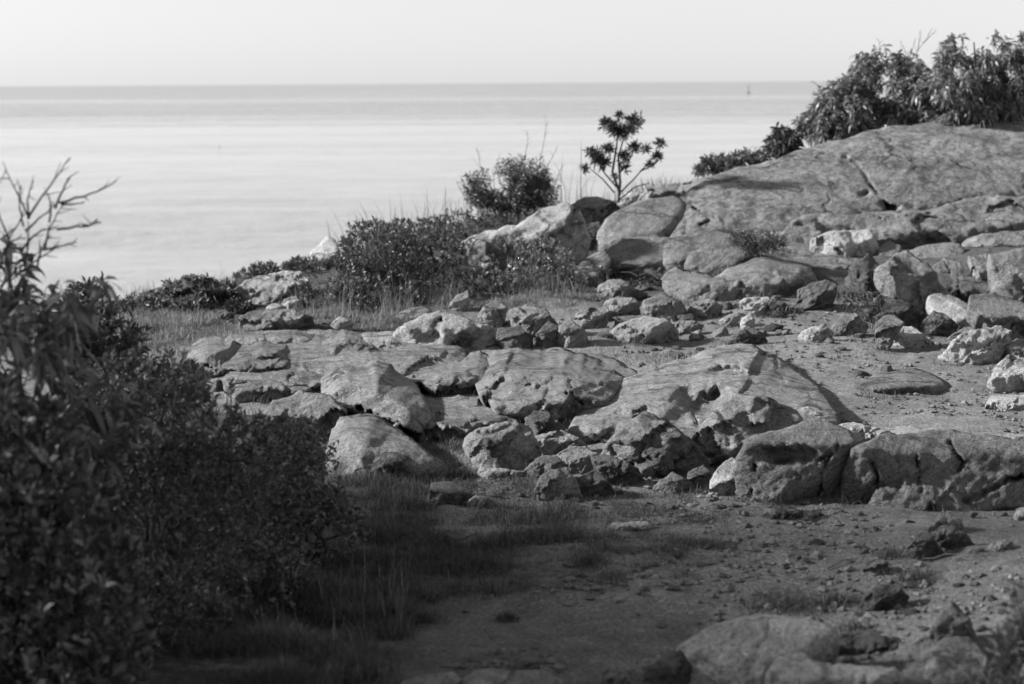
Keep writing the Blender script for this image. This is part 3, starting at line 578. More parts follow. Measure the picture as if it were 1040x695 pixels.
    R('dome', 'boulder', 'white blurred boulder down the shore behind the low shrubs', [(314, 266), (316, 256), (324, 250), (332, 240), (342, 246), (346, 266), (328, 272)], M_white)
    # --- foreground
    R('dome', 'boulder', 'large rounded boulder at the near edge of the path', [(688, 690), (690, 664), (706, 650), (723, 637), (761, 629), (806, 628), (840, 637), (850, 652), (846, 672), (830, 700), (800, 712), (740, 712), (700, 706)], M_pale, face=.5, sh=.5, top=1.6, nf=2)  # pale tone stands in for sunlight on this boulder
    R('slab', 'boulder', 'low boulder overlapping the front of the large rounded one', [(778, 712), (784, 684), (796, 668), (818, 664), (846, 678), (900, 680), (936, 694), (930, 716), (850, 722)], M_pale)
    R('block', 'boulder', 'dark rough stone between the large boulder and the path edge', [(650, 704), (656, 684), (672, 668), (690, 660), (702, 676), (704, 706), (676, 712)], M_dark)
    R('block', 'boulder', 'three cornered rock leaning on the speckled boulder', [(920, 668), (926, 656), (944, 642), (954, 626), (966, 614), (981, 629), (990, 648), (984, 660), (950, 668), (934, 676)], M_dark, nf=2)
    R('dome', 'boulder', 'round speckled boulder at the near corner beside the blurred plant', [(938, 700), (944, 668), (957, 651), (980, 647), (998, 660), (1006, 690), (1000, 714), (960, 716)], M_dome)
    R('block', 'stone', 'dark pyramid of stone on the near slope', [(916, 562), (922, 556), (937, 538), (950, 550), (958, 562), (940, 569), (924, 568)], M_dark, nf=1)
    R('block', 'stone', 'pale topped stone behind the dark pyramid', [(942, 538), (946, 533), (962, 521), (976, 528), (978, 538), (960, 544)], M_rock)
    R('block', 'stone', 'low dark stone with a light tip beside the pyramid', [(942, 550), (948, 542), (969, 535), (982, 544), (992, 554), (970, 558), (952, 557)], M_dark)
    R('block', 'stone', 'half buried block below the dark pyramid on the near slope', [(872, 618), (880, 604), (894, 594), (912, 596), (922, 606), (914, 618), (892, 622)], M_dark)
    R('block', 'stone', 'small cube of stone near the half buried block', [(876, 582), (880, 570), (892, 566), (902, 572), (900, 584), (886, 588)], M_rock)
    R('slab', 'stone', 'flat stone flush with the path in the corner of the near slope', [(838, 660), (848, 646), (884, 640), (910, 648), (920, 664), (890, 676), (856, 674)], M_dark, face=1.4, top=3.)
    R('slab', 'stone', 'long pale stone at the bottom edge of the path', [(466, 702), (472, 690), (487, 681), (520, 680), (554, 682), (568, 692), (566, 706), (520, 712)], M_pale)
    R('slab', 'stone', 'pale sliver at the bottom edge nearest the bush', [(404, 704), (410, 692), (432, 686), (457, 683), (466, 690), (460, 706), (430, 710)], M_pale)
    R('block', 'stone', 'dark cap of stone behind the long pale one at the bottom edge', [(506, 688), (514, 680), (532, 671), (546, 675), (550, 684), (530, 691)], M_dark)
    R('block', 'stone', 'small rough stone at the bottom edge beside the dark rough stone', [(602, 702), (608, 686), (618, 680), (634, 684), (640, 698), (626, 708)], M_rock)
    R('block', 'stone', 'squat stone in the grass along the path', [(448, 552), (452, 544), (464, 538), (480, 541), (484, 553), (468, 561), (454, 560)], M_rock)
    R('slab', 'stone', 'flat pale paving stone set in the path edge', [(619, 536), (624, 531), (656, 530), (661, 537), (644, 541), (626, 541)], M_pale)
    R('block', 'stone', 'small pale stone at the frame edge beyond the pyramid', [(1004, 556), (1010, 550), (1022, 548), (1030, 556), (1022, 562), (1010, 562)], M_rock)
    R('block', 'stone', 'small bright stone at the frame edge below the split slab', [(1030, 524), (1034, 517), (1046, 514), (1056, 520), (1052, 530), (1038, 530)], M_pale)
    R('slab', 'stone', 'brown flat stone sunk before the split slab', [(774, 524), (782, 517), (800, 514), (818, 520), (812, 527), (790, 529)], M_rock)
    R('slab', 'stone', 'thin stone edge beside the brown flat one', [(808, 526), (816, 519), (834, 518), (830, 526), (818, 529)], M_dark)
build_rocks()

# loose small stones: one mesh per kind, copied
def pebble_mesh(seed, mat):
    rs = np.random.default_rng(seed)
    bm = bpy.data.meshes.new('stone'); import bmesh
    b = bmesh.new(); bmesh.ops.create_icosphere(b, subdivisions=3, radius=1)
    V = np.array([v.co for v in b.verts])
    for k in range(9):
        n = rs.normal(size=3); n /= np.linalg.norm(n); h = rs.uniform(.45, .85); dd = V @ n - h; V = V - np.clip(dd, 0, None)[:, None] * n
    V = V * np.array([1., .8, .5]) * (1 + .10 * fbm(V * 2 + seed, 4)[:, None])
    for v, c in zip(b.verts, V): v.co = c
    b.to_mesh(bm); b.free(); bm.materials.append(mat)
    for p in bm.polygons: p.use_smooth = True
    return bm
PEB = [pebble_mesh(k, m) for k, m in enumerate([M_rock, M_pale, M_rock, M_dark, M_rock, M_pale, M_dark, M_rock])]
def scatter(n, box, smin, smax, label, group, power=2.5, pale=True, seed=1):
    rs = random.Random(seed)
    for i in range(n):
        px, py = rs.uniform(box[0], box[2]), rs.uniform(box[1], box[3])
        g = ground_pt(px, py); s = smin + (smax - smin) * rs.random() ** power
        me = PEB[rs.randrange(8)]
        o = bpy.data.objects.new('loose_stone', me); COL.objects.link(o)
        o.location = g + np.array([0, s * .4, .12 * s]); o.rotation_euler = (rs.uniform(-.3, .3), rs.uniform(-.3, .3), rs.uniform(0, 6.28)); o.scale = (s, s, s * rs.uniform(.7, 1.2))
        tag(o, label, 'stone', group)
scatter(46, (640, 318, 880, 366), .012, .05, 'small loose stone on the sunny gravel under the broad banded slab', 'loose stones on the far gravel', seed=2)
scatter(60, (596, 292, 800, 345), .02, .10, 'small rubble stone among the bigger pieces below the cleft', 'rubble under the cleft', 1.3, seed=3)
scatter(40, (860, 330, 1030, 385), .012, .08, 'small loose stone at the foot of the broken wall', 'loose stones by the broken wall', seed=4)
scatter(22, (560, 492, 720, 520), .01, .035, 'small stone in the dirt before the domed ridge', 'loose stones before the ridge', seed=5)
scatter(60, (640, 515, 1030, 620), .008, .034, 'small stone scattered on the near dirt slope in front of the split slab', 'loose stones on the near slope', seed=6)
scatter(16, (420, 560, 660, 660), .005, .014, 'tiny pebble on the shaded path', 'pebbles on the path', seed=7)
scatter(22, (850, 620, 1020, 680), .01, .04, 'small stone around the boulders at the near corner', 'loose stones at the near corner', seed=8)
scatter(22, (390, 330, 520, 365), .015, .05, 'small stone at the foot of the row of boulders', 'loose stones by the row', seed=9)
scatter(18, (190, 315, 330, 345), .02, .06, 'small stone on the far stepped ledges by the meadow', 'loose stones by the meadow', seed=10)

def gravel(n, seed):
    rs = np.random.default_rng(seed)
    px = rs.uniform(330, 1060, n); Y = 5. + 8.6 * rs.random(n) ** 1.35; X = (px - 520) / FPX * Y
    f = fbm(np.stack([X * 1.6, Y * 1.6, 0 * X], 1), 3) + .25 * (px > 640) - .8 * litter_field(X, Y) ; k = f > rs.normal(.15, .12, n); X, Y = X[k], Y[k]; n = len(X)
    s = .003 + .018 * rs.random(n) ** 6; P = np.stack([X, Y, gz(X, Y) + s * .2], 1)
    base = np.array([[1, 0, 0], [.3, .9, .1], [-.8, .6, 0], [-.9, -.5, .1], [.2, -1, 0], [.35, .3, .75], [-.4, -.1, .6], [0, 0, -.6]])
    T = np.array([[0, 1, 5], [1, 2, 5], [2, 6, 5], [2, 3, 6], [3, 4, 6], [4, 5, 6], [4, 0, 5], [1, 0, 7], [2, 1, 7], [3, 2, 7], [4, 3, 7], [0, 4, 7]])
    a = rs.uniform(0, 6.283, n); ca, sn = np.cos(a), np.sin(a); B = base[None] * (1 + rs.normal(0, .18, (n, 8, 3))) * s[:, None, None]
    V = np.stack([B[..., 0] * ca[:, None] - B[..., 1] * sn[:, None], B[..., 0] * sn[:, None] + B[..., 1] * ca[:, None], B[..., 2] * .8], -1) + P[:, None]
    o = mk('gravel', V.reshape(-1, 3), [(T[None] + (np.arange(n) * 8)[:, None, None]).reshape(-1, 3)], leaf_mat('gravel_grains', .05, .19, .9, 0.), smooth=False)
    tag(o, 'fine gravel and crumbs of rock strewn over the trodden ground', 'gravel', kind='stuff')
gravel(26000, 17)

# ------------------------------------------------------------------ plants
def unit(v): return v / (np.linalg.norm(v, axis=-1, keepdims=True) + 1e-9)
class Buf:
    def __init__(s): s.V = []; s.T = []; s.Q = []; s.n = 0
    def add(s, V, T=None, Q=None):
        s.V.append(V)
        if T is not None: s.T.append(T + s.n)
        if Q is not None: s.Q.append(Q + s.n)
        s.n += len(V)
    def build(s, name, mat, parent=None, loc=(0, 0, 0), smooth=True):
        fs = []
        if s.T: fs.append(np.concatenate(s.T))
        if s.Q: fs.append(np.concatenate(s.Q))
        return mk(name, np.concatenate(s.V), fs, mat, parent, loc, smooth)
def leaves(buf, P, D, L, Wd, droop=.25, rs=RNG):
    """one bent blade of six points per leaf"""
    n = len(P); D = unit(D); side = unit(np.cross(D, rs.normal(size=(n, 3)))); up = np.cross(side, D)
    flip = np.sign(up[:, 2:3] + 1e-6); up = up * flip
    L = np.broadcast_to(L, (n,))[:, None]; Wd = np.broadcast_to(Wd, (n,))[:, None]
    g = np.array([0, 0, -1.]) * droop
    def pt(t): return P + D * L * t + g * L * t * t
    fold = up * Wd * .25
    c = [P, pt(.35) - side * Wd * .5 + fold, pt(.35) + side * Wd * .5 + fold, pt(.7) - side * Wd * .38 + fold, pt(.7) + side * Wd * .38 + fold, pt(1.)]
    V = np.stack(c, 1).reshape(-1, 3); b = (np.arange(n) * 6)[:, None]
    buf.add(V, np.concatenate([b + np.array([[0, 2, 1]]), b + np.array([[3, 4, 5]])]), b + np.array([[1, 2, 4, 3]]))
def tube(buf, pts, r0, r1, sides=4):
    pts = np.asarray(pts, float); n = len(pts); tn = unit(np.gradient(pts, axis=0))
    a = unit(np.cross(tn, np.array([.31, .9, .22]))); b = np.cross(tn, a); r = np.linspace(r0, r1, n)[:, None]
    ring = [pts + (a * math.cos(2 * math.pi * k / sides) + b * math.sin(2 * math.pi * k / sides)) * r for k in range(sides)]
    V = np.stack(ring, 1).reshape(-1, 3); Q = []
    for i in range(n - 1):
        for k in range(sides): Q.append([i * sides + k, i * sides + (k + 1) % sides, (i + 1) * sides + (k + 1) % sides, (i + 1) * sides + k])
    buf.add(V, None, np.array(Q))
def curve(a, b, bow, n=7, rs=RNG, jit=.02):
    t = np.linspace(0, 1, n)[:, None]; a = np.asarray(a, float); b = np.asarray(b, float)
    L = np.linalg.norm(b - a)
    return a * (1 - t) + b * t + np.asarray(bow) * (4 * t * (1 - t)) + rs.normal(0, jit * L, (n, 3)) * (t * (1 - t) * 4)
def blob_points(blobs, n, rs, gap=0., gfreq=6., surf=.55):
    """blobs: (px, py, rx, ry, Y, depth_m); points inside, denser near the outside, with gaps"""
    vol = np.array([b[2] * b[3] for b in blobs], float); cnt = rs.multinomial(n, vol / vol.sum()); P = []; C = []
    for b, k in zip(blobs, cnt):
        c = at(b[0], b[1], np.array(float(b[4]))); m = b[4] / FPX; r = np.array([b[2] * m, b[5], b[3] * m])
        q = unit(rs.normal(size=(k * 4 + 8, 3))) * (rs.random((k * 4 + 8, 1)) ** (1 / 3 * surf))
        q = q * (1 + .22 * fbm(q * 1.9 + c * 3, 2)[:, None])
        p = c + q * r; keep = fbm(p * gfreq + 3.3, 2) > gap; p = p[keep][:k]; P.append(p); C.append(np.broadcast_to(c, p.shape))
    return np.concatenate(P), np.concatenate(C)
def shrub(name, label, cat, base_px, blobs, twigs, per, leaf, mat, Y=None, mode='spray', stems=5, seed=0, group=None, gap=-.15, gfreq=6., twig_len=.16, droop=.25, bare=(), smat=None, up=.5, stem_r=.008, surf=.55, base=None):
    rs = np.random.default_rng(seed)
    if base is not None: bpt = np.array(base, float)
    elif Y is None: bpt = ground_pt(*base_px)
    else:
        bpt = at(base_px[0], base_px[1], np.array(float(Y))); bpt[2] = gz(bpt[0], bpt[1]) - .01
    root = empty(name, bpt, label, cat, group)
    P, C = blob_points(blobs, twigs, rs, gap, gfreq, surf)
    out = unit(P - C); D = unit(out * .8 + np.array([0, 0, up]) + rs.normal(0, .35, P.shape))
    wood = Buf(); spts = []
    for i in range(stems):
        b = blobs[i % len(blobs)]; c = at(b[0], b[1], np.array(float(b[4]))); m = b[4] / FPX
        tip = c + np.array([rs.uniform(-.6, .6) * b[2] * m, rs.uniform(-.6, .6) * b[5], rs.uniform(-.1, .7) * b[3] * m])
        foot = bpt + np.array([rs.normal(0, .05), rs.normal(0, .05), -.03])
        if abs(tip[0] - bpt[0]) > .6: foot = np.array([tip[0] * .7 + bpt[0] * .3, tip[1], 0]); foot[2] = gz(foot[0], foot[1]) - .03
        cv = curve(foot, tip, (rs.normal(0, .05), rs.normal(0, .05), .05), 9, rs); tube(wood, cv, stem_r * rs.uniform(.8, 1.3), stem_r * .35, 5); spts.append(cv[2:])
    S = np.concatenate(spts)
    T0 = P - D * twig_len * rs.uniform(.5, 1., (len(P), 1))
    for i in range(0, len(P), 1 if len(P) < 700 else 3):
        tube(wood, np.stack([T0[i], (T0[i] + P[i]) / 2 + rs.normal(0, .006, 3), P[i]]), .0022 + stem_r * .08, .0010, 3)
        if i % 4 == 0:
            j = np.argmin(((S - T0[i]) ** 2).sum(1)); tube(wood, curve(S[j], T0[i], rs.normal(0, .02, 3), 4, rs), .003 + stem_r * .1, .002, 3)
    for a, b, bow in bare:                       # leafless twigs given by their ends
        r0 = .0036 if Y and Y < 8 else .0038; cb = curve(a, b, bow, 9, rs, .010); tube(wood, cb, r0, r0 * .3, 4); Lb = np.linalg.norm(cb[-1] - cb[0])
        for k in (3, 5, 6, 7):
            dv = unit((cb[k] - cb[k - 1]) + rs.normal(0, .6, 3) * np.linalg.norm(cb[k] - cb[k - 1])) * Lb * rs.uniform(.10, .3); tube(wood, curve(cb[k], cb[k] + dv, (0, 0, 0), 4, rs), r0 * .5, r0 * .22, 3)
    wood.build('stems', smat or M_twig, root, bpt)
    lb = Buf(); n = len(P) * per; i = np.repeat(np.arange(len(P)), per); f = rs.random((n, 1)) ** .8
    base = T0[i] + (P[i] - T0[i]) * f
    if mode == 'whorl': base = T0[i] + (P[i] - T0[i]) * (.55 + .45 * f); dd = D[i] * .9 + unit(rs.normal(size=(n, 3))) * .75
    elif mode == 'needle': dd = D[i] * .8 + unit(rs.normal(size=(n, 3))) * .8
    elif mode == 'droop': base = T0[i] + (P[i] - T0[i]) * (.3 + .7 * f); dd = D[i] * .5 + unit(rs.normal(size=(n, 3))) * .8 + np.array([0, 0, -.35])
    else: dd = D[i] * .5 + unit(rs.normal(size=(n, 3)))
    Ls = leaf[0] * rs.uniform(.6, 1.25, n); leaves(lb, base, dd, Ls, Ls * leaf[1], droop, rs)
    lb.build('foliage', mat, root, bpt)
    return root
def twigs_from(pairs, Y):
    return [(at(a[0], a[1], np.array(Y)), at(b[0], b[1], np.array(Y + random.uniform(-.08, .08))), (random.uniform(-.012, .012), 0, random.uniform(-.01, .02))) for a, b in pairs]

def build_plants():
    S = shrub
    # dark thicket in the near left
    tw = twigs_from([((0, 272), (28, 215)), ((28, 222), (71, 160)), ((30, 222), (3, 164)), ((26, 235), (60, 205)), ((60, 206), (118, 184)), ((56, 212), (74, 178)), ((20, 258), (58, 232)), ((58, 233), (103, 226)), ((30, 222), (34, 184)), ((24, 230), (22, 188)),
                     ((0, 292), (46, 252)), ((46, 252), (66, 205)), ((44, 254), (78, 246)), ((62, 208), (86, 206)), ((26, 262), (28, 224)), ((0, 262), (26, 242)), ((10, 246), (-8, 200)), ((38, 270), (52, 240)), ((84, 228), (99, 222)), ((50, 226), (48, 196)), ((6, 258), (14, 232)), ((16, 280), (60, 250))], 5.2)
    S('leafy_shrub', 'tall shrub with bare branching twigs and drooping lance shaped leaves against the sea', 'shrub', (20, 640),
      [(20, 330, 75, 62, 5.2, .35), (-40, 300, 70, 90, 5.3, .4), (70, 300, 34, 30, 5.1, .2), (30, 430, 110, 80, 5.3, .4), (-60, 480, 90, 130, 5.3, .4)],
      340, 9, (.075, .21), M_leaf_mix, Y=5.25, mode='droop', stems=12, seed=11, bare=tw, twig_len=.12, droop=.45, up=.5, gap=-.3, stem_r=.007)
    S('leafy_shrub', 'dense shrub with upright whorls of oblong leaves at the near left corner', 'shrub', (60, 690),
      [(40, 560, 75, 110, 4.9, .3), (10, 470, 70, 80, 4.9, .3), (95, 620, 60, 90, 4.8, .25), (-50, 620, 70, 140, 4.9, .3), (30, 690, 100, 60, 4.7, .2)],
      1300, 11, (.040, .34), M_leaf_mix, Y=4.9, mode='whorl', stems=10, seed=12, twig_len=.09, droop=.05, up=.9, gap=-.25, gfreq=8)
    S('leafy_shrub', 'dark tangled shrub beside the grey bedrock step, small leaves with pale twigs', 'shrub', (190, 640),
      [(150, 420, 80, 60, 5.9, .4), (112, 398, 48, 42, 5.8, .3), (220, 470, 70, 75, 6.0, .4), (170, 540, 100, 110, 5.8, .5), (280, 480, 60, 50, 6.4, .3), (120, 640, 90, 70, 5.5, .3)],
      2600, 13, (.024, .30), M_leaf_mix, Y=5.8, mode='whorl', stems=16, seed=13, twig_len=.13, droop=.15, gap=-.05, gfreq=7, smat=M_bark)
    S('wild_rose', 'thorny low rose bush with serrated leaves in front of the thin edged slab', 'shrub', (300, 580),
      [(300, 460, 50, 40, 6.9, .3), (265, 500, 60, 50, 6.7, .35), (320, 530, 55, 50, 6.6, .3), (250, 580, 80, 60, 6.2, .35)],
      1000, 9, (.022, .5), M_leaf_mix, Y=6.6, mode='spray', stems=10, seed=14, twig_len=.12, gap=.02, gfreq=8)
    S('leafy_shrub', 'small feathery shrub catching light where the thicket meets the meadow', 'shrub', (100, 330),
      [(88, 315, 28, 28, 6.6, .2), (110, 345, 40, 30, 6.6, .2), (60, 350, 40, 30, 6.5, .2), (170, 390, 40, 30, 6.8, .25)], 380, 11, (.04, .2), M_leaf, Y=6.6, mode='whorl', stems=6, seed=15, twig_len=.1, up=1.1, gap=-.2)
    # crest and middle
    S('low_shrub', 'dark low shrub spreading before the long pale boulder, widest of the crest', 'shrub', (375, 318),
      [(388, 262, 50, 42, 14.6, .6), (345, 290, 42, 32, 14.2, .5), (385, 300, 50, 22, 13.9, .4), (430, 248, 55, 26, 15.4, .6), (480, 230, 50, 17, 16.6, .5), (410, 285, 45, 26, 14.6, .4)],
      2600, 11, (.036, .28), M_leaf, Y=14.5, mode='whorl', stems=14, seed=21, twig_len=.16, up=1., gap=-.15, gfreq=3.5, droop=.05)
    S('low_shrub', 'paler leafy low shrub growing in front of the long pale boulder', 'shrub', (530, 305),
      [(540, 270, 52, 32, 14.9, .5), (500, 288, 45, 20, 14.6, .4), (590, 282, 30, 17, 14.8, .3), (470, 292, 40, 18, 14.4, .4)],
      900, 10, (.036, .28), M_leaf_bush, Y=14.8, mode='whorl', stems=9, seed=22, twig_len=.16, up=1.1, gap=-.1, gfreq=3.5, droop=.05)
    S('round_bush', 'rounded dark bush on the skyline above the long pale boulder', 'bush', (520, 214),
      [(530, 182, 32, 26, 17.9, .35), (492, 187, 24, 17, 17.8, .3), (548, 192, 22, 18, 17.8, .3), (515, 200, 40, 14, 17.8, .3)],
      900, 12, (.045, .16), M_leaf_dark, Y=17.9, mode='needle', stems=10, seed=23, twig_len=.22, up=.8, gap=-.18, gfreq=3.,
      bare=twigs_from([((494, 205), (484, 150)), ((500, 205), (508, 155)), ((530, 180), (536, 132)), ((545, 185), (557, 122)), ((490, 210), (466, 178)), ((550, 190), (566, 150)), ((480, 214), (463, 184)), ((560, 200), (572, 168))], 17.9), smat=M_bark)
    # little tree
    Yt = 17.8; bp = at(628, 206, np.array(Yt)); bp[2] = min(bp[2], gz(bp[0], bp[1]) + .05)
    root = empty('little_tree', bp, 'slender little tree with tufted clumps of needles standing against the sea', 'tree')
    wood = Buf(); A = lambda x, y, dd=0.: at(x, y, np.array(Yt + dd))
    tr = [[(628, 206), (630, 185), (628, 160), (634, 138), (644, 126)], [(629, 195), (622, 175), (626, 150), (628, 130), (624, 124)], [(626, 190), (614, 176), (606, 160), (600, 154)], [(628, 170), (636, 160), (644, 150)],
          [(630, 196), (644, 182), (656, 168), (668, 154)], [(650, 174), (664, 168), (672, 160)], [(624, 196), (612, 182), (600, 172)], [(630, 175), (636, 168), (642, 158)], [(628, 204), (645, 190), (660, 186)]]
    for k, q in enumerate(tr):
        tube(wood, np.array([A(x, y, .08 * math.sin(k * 2.1) * (i / len(q))) for i, (x, y) in enumerate(q)]), .014 if k < 2 else .008, .004, 5)
    wood.build('trunk', M_bark, root, bp)
    lb = Buf(); rs = np.random.default_rng(5)
    for (x, y, r, k) in [(644, 124, 9, 60), (640, 132, 7, 35), (624, 130, 11, 80), (630, 136, 9, 60), (614, 126, 6, 30), (606, 160, 9, 60), (612, 166, 8, 50), (599, 155, 5, 20), (618, 152, 6, 40), (634, 160, 6, 36), (644, 150, 6, 36), (594, 172, 4, 16), (670, 146, 5, 26), (668, 160, 5, 26), (660, 168, 3, 12), (655, 152, 4, 14), (630, 118, 4, 14), (634, 172, 4, 16), (624, 180, 3, 10)]:
        n = int(k * 5); r = r * .85; m = Yt / FPX; c = A(x, y, rs.normal(0, .06)); q = unit(rs.normal(size=(n, 3))); pos = c + q * rs.random((n, 1)) * r * m * .95 * rs.uniform(.7, 1.2, 3)
        dd = q * .5 + rs.normal(0, .6, (n, 3)) + np.array([0, 0, .4]); Ls = rs.uniform(.025, .075, n); leaves(lb, pos, dd, Ls, Ls * .2, .05, rs)
    lb.build('crown', M_needle, root, bp)
    # right skyline
    S('low_shrub', 'low clipped looking bush at the foot of the great whaleback crest', 'bush', (742, 180), [(738, 166, 26, 11, 18.6, .3), (760, 162, 20, 11, 18.6, .3), (722, 172, 14, 8, 18.5, .2)], 330, 10, (.075, .2), M_leaf, Y=18.6, mode='droop', stems=6, seed=31, twig_len=.14, gap=-.3, gfreq=3, base=at(742, 184, np.array(18.7)))
    S('low_shrub', 'small tufted bush between the clipped bush and the tall leafy ones', 'bush', (798, 164), [(797, 144, 20, 17, 19., .25), (800, 158, 12, 9, 19., .2)], 170, 10, (.085, .24), M_leaf_dark, Y=19., mode='droop', stems=5, seed=32, twig_len=.15, gap=-.3, gfreq=3, base=at(798, 168, np.array(19.1)))
    S('tall_bush', 'spreading leafy bush on top of the great whaleback with bare twigs above it', 'bush', (880, 140),
      [(905, 88, 46, 42, 19.8, .5), (860, 108, 42, 30, 19.6, .45), (835, 130, 36, 14, 19.4, .35), (925, 110, 40, 28, 19.6, .4), (880, 124, 60, 16, 19.5, .4)],
      1150, 11, (.078, .27), M_leaf_bush, Y=19.7, mode='droop', stems=14, seed=33, twig_len=.2, gap=.11, gfreq=3.4, droop=.4, stem_r=.016,
      bare=twigs_from([((920, 70), (946, 30)), ((926, 62), (914, 42)), ((932, 52), (934, 32)), ((938, 44), (952, 30)), ((850, 100), (824, 82)), ((846, 110), (826, 92)), ((895, 60), (892, 40)), ((920, 72), (930, 40))], 19.8), base=at(880, 146, np.array(19.9)))
    S('tall_bush', 'tallest leafy bush with arching drooping leaves at the corner of the skyline', 'bush', (990, 135),
      [(990, 70, 42, 40, 19.4, .5), (960, 100, 36, 32, 19.2, .4), (1020, 92, 40, 42, 19.4, .5), (1050, 70, 40, 44, 19.6, .5), (985, 115, 50, 18, 19.2, .4), (1070, 105, 50, 26, 19.5, .4)],
      1500, 11, (.08, .27), M_leaf_bush, Y=19.3, mode='droop', stems=16, seed=34, twig_len=.2, gap=.09, gfreq=3.2, droop=.45, stem_r=.018, base=at(990, 142, np.array(19.5)))
    # far left heath
    S('heath_mound', 'blurred heath shrub draped over the seaward rock', 'shrub', (190, 312), [(196, 292, 32, 10, 14.6, .4), (150, 306, 28, 8, 14.4, .4), (225, 294, 14, 9, 14.6, .3), (205, 307, 36, 9, 14.3, .3)], 420, 8, (.045, .3), M_leaf_pale, Y=14.5, mode='whorl', stems=7, seed=41, twig_len=.1, up=.9, gap=-.05, gfreq=4, droop=.05)
    S('low_shrub', 'low dark shrub behind the flat topped far boulder', 'shrub', (280, 280), [(275, 274, 30, 7, 16.4, .3), (310, 270, 24, 8, 16.4, .3), (254, 281, 16, 7, 16., .3)], 360, 8, (.045, .3), M_leaf, Y=16.3, mode='whorl', stems=6, seed=42, twig_len=.1, up=.9, gap=-.1, gfreq=4, droop=.05)
    S('low_shrub', 'small shrub clump between the heath shrub and the flat topped boulder', 'shrub', (226, 318), [(222, 306, 22, 9, 14.3, .25), (245, 312, 16, 6, 14., .2)], 240, 8, (.045, .3), M_leaf_dark, Y=14.2, mode='whorl', stems=4, seed=43, twig_len=.08, up=.9, gap=-.1, gfreq=4, droop=.05)
    S('low_shrub', 'tiny dark shrub alone in the dry meadow', 'shrub', (127, 318), [(127, 312, 8, 6, 13.9, .1)], 60, 8, (.04, .3), M_leaf_dark, Y=13.9, mode='whorl', stems=3, seed=44, twig_len=.06, up=.9, gap=-.6, droop=.05)
    # bare and weedy plants in front of the outcrop
    S('twiggy_weed', 'dry twiggy weed with arching bare stalks before the white ribbed face', 'plant', (882, 330), [(876, 300, 26, 18, 12.6, .2), (890, 318, 20, 12, 12.5, .15)], 90, 2, (.045, .12), M_dry, Y=12.6, stems=6, seed=51, twig_len=.1, gap=-.5, smat=M_bark, stem_r=.004,
      bare=twigs_from([((880, 334), (862, 272)), ((884, 334), (868, 282)), ((886, 334), (898, 286)), ((882, 334), (852, 300)), ((890, 336), (906, 300)), ((878, 330), (842, 286)), ((884, 332), (880, 290))], 12.6))
    S('leafy_weed', 'leafy weed growing in the cleft between the whaleback and the long shelf', 'plant', (770, 256), [(772, 246, 24, 10, 14.9, .2), (752, 244, 12, 8, 15., .15)], 150, 6, (.055, .14), M_leaf, Y=14.9, mode='whorl', stems=4, seed=52, twig_len=.1, gap=-.4, droop=.2, up=1., base=at(770, 258, np.array(15.1)))
    S('leafy_weed', 'dark weed filling the cleft under the cracked round boulder', 'plant', (690, 300), [(668, 288, 34, 7, 14.5, .2), (700, 290, 20, 8, 14.4, .2), (622, 280, 14, 7, 15., .2)], 240, 6, (.035, .35), M_leaf_dark, Y=14.4, mode='spray', stems=4, seed=53, twig_len=.06, gap=-.3)
    S('leafy_weed', 'spiky weed among the bright rubble fragments', 'plant', (800, 328), [(796, 320, 22, 9, 13.3, .2), (740, 316, 16, 6, 13.6, .15)], 130, 4, (.06, .1), M_grass, Y=13.2, mode='whorl', stems=3, seed=54, twig_len=.06, gap=-.4, up=1.)
    S('leafy_weed', 'blurred leafy plant at the near corner next to the speckled boulder', 'plant', (1030, 690), [(1028, 664, 16, 34, 4.6, .10), (1050, 630, 18, 44, 4.6, .12), (1004, 694, 22, 16, 4.6, .1)], 110, 7, (.045, .14), M_leaf_bush, Y=4.65, mode='whorl', stems=5, seed=55, twig_len=.1, gap=-.4, up=1.2, droop=.1, stem_r=.003)
build_plants()

# ------------------------------------------------------------------ grass
def blades(buf, P, h, w, lean, rs):
    n = len(P); a = rs.uniform(0, 2 * math.pi, n); d = np.stack([np.cos(a), np.sin(a), 0 * a], 1); s = np.stack([-np.sin(a), np.cos(a), 0 * a], 1)
    sa = rs.uniform(0, 2 * math.pi, n); s = np.stack([np.cos(sa), np.sin(sa), 0 * sa], 1)
    ln = (lean * rs.random(n) ** 1.2)[:, None]; h = h[:, None]; w = w[:, None]; up = np.array([0, 0, 1.])
    def pt(t): return P + d * h * ln * t * t + up * h * (t - .45 * ln * t * t)
    V = np.stack([P - s * w * .5, P + s * w * .5, pt(.4) - s * w * .45, pt(.4) + s * w * .45, pt(.75) - s * w * .3, pt(.75) + s * w * .3, pt(1.)], 1).reshape(-1, 3)
    b = (np.arange(n) * 7)[:, None]
    buf.add(V, b + np.array([[4, 5, 6]]), np.concatenate([b + np.array([[0, 1, 3, 2]]), b + np.array([[2, 3, 5, 4]])]))
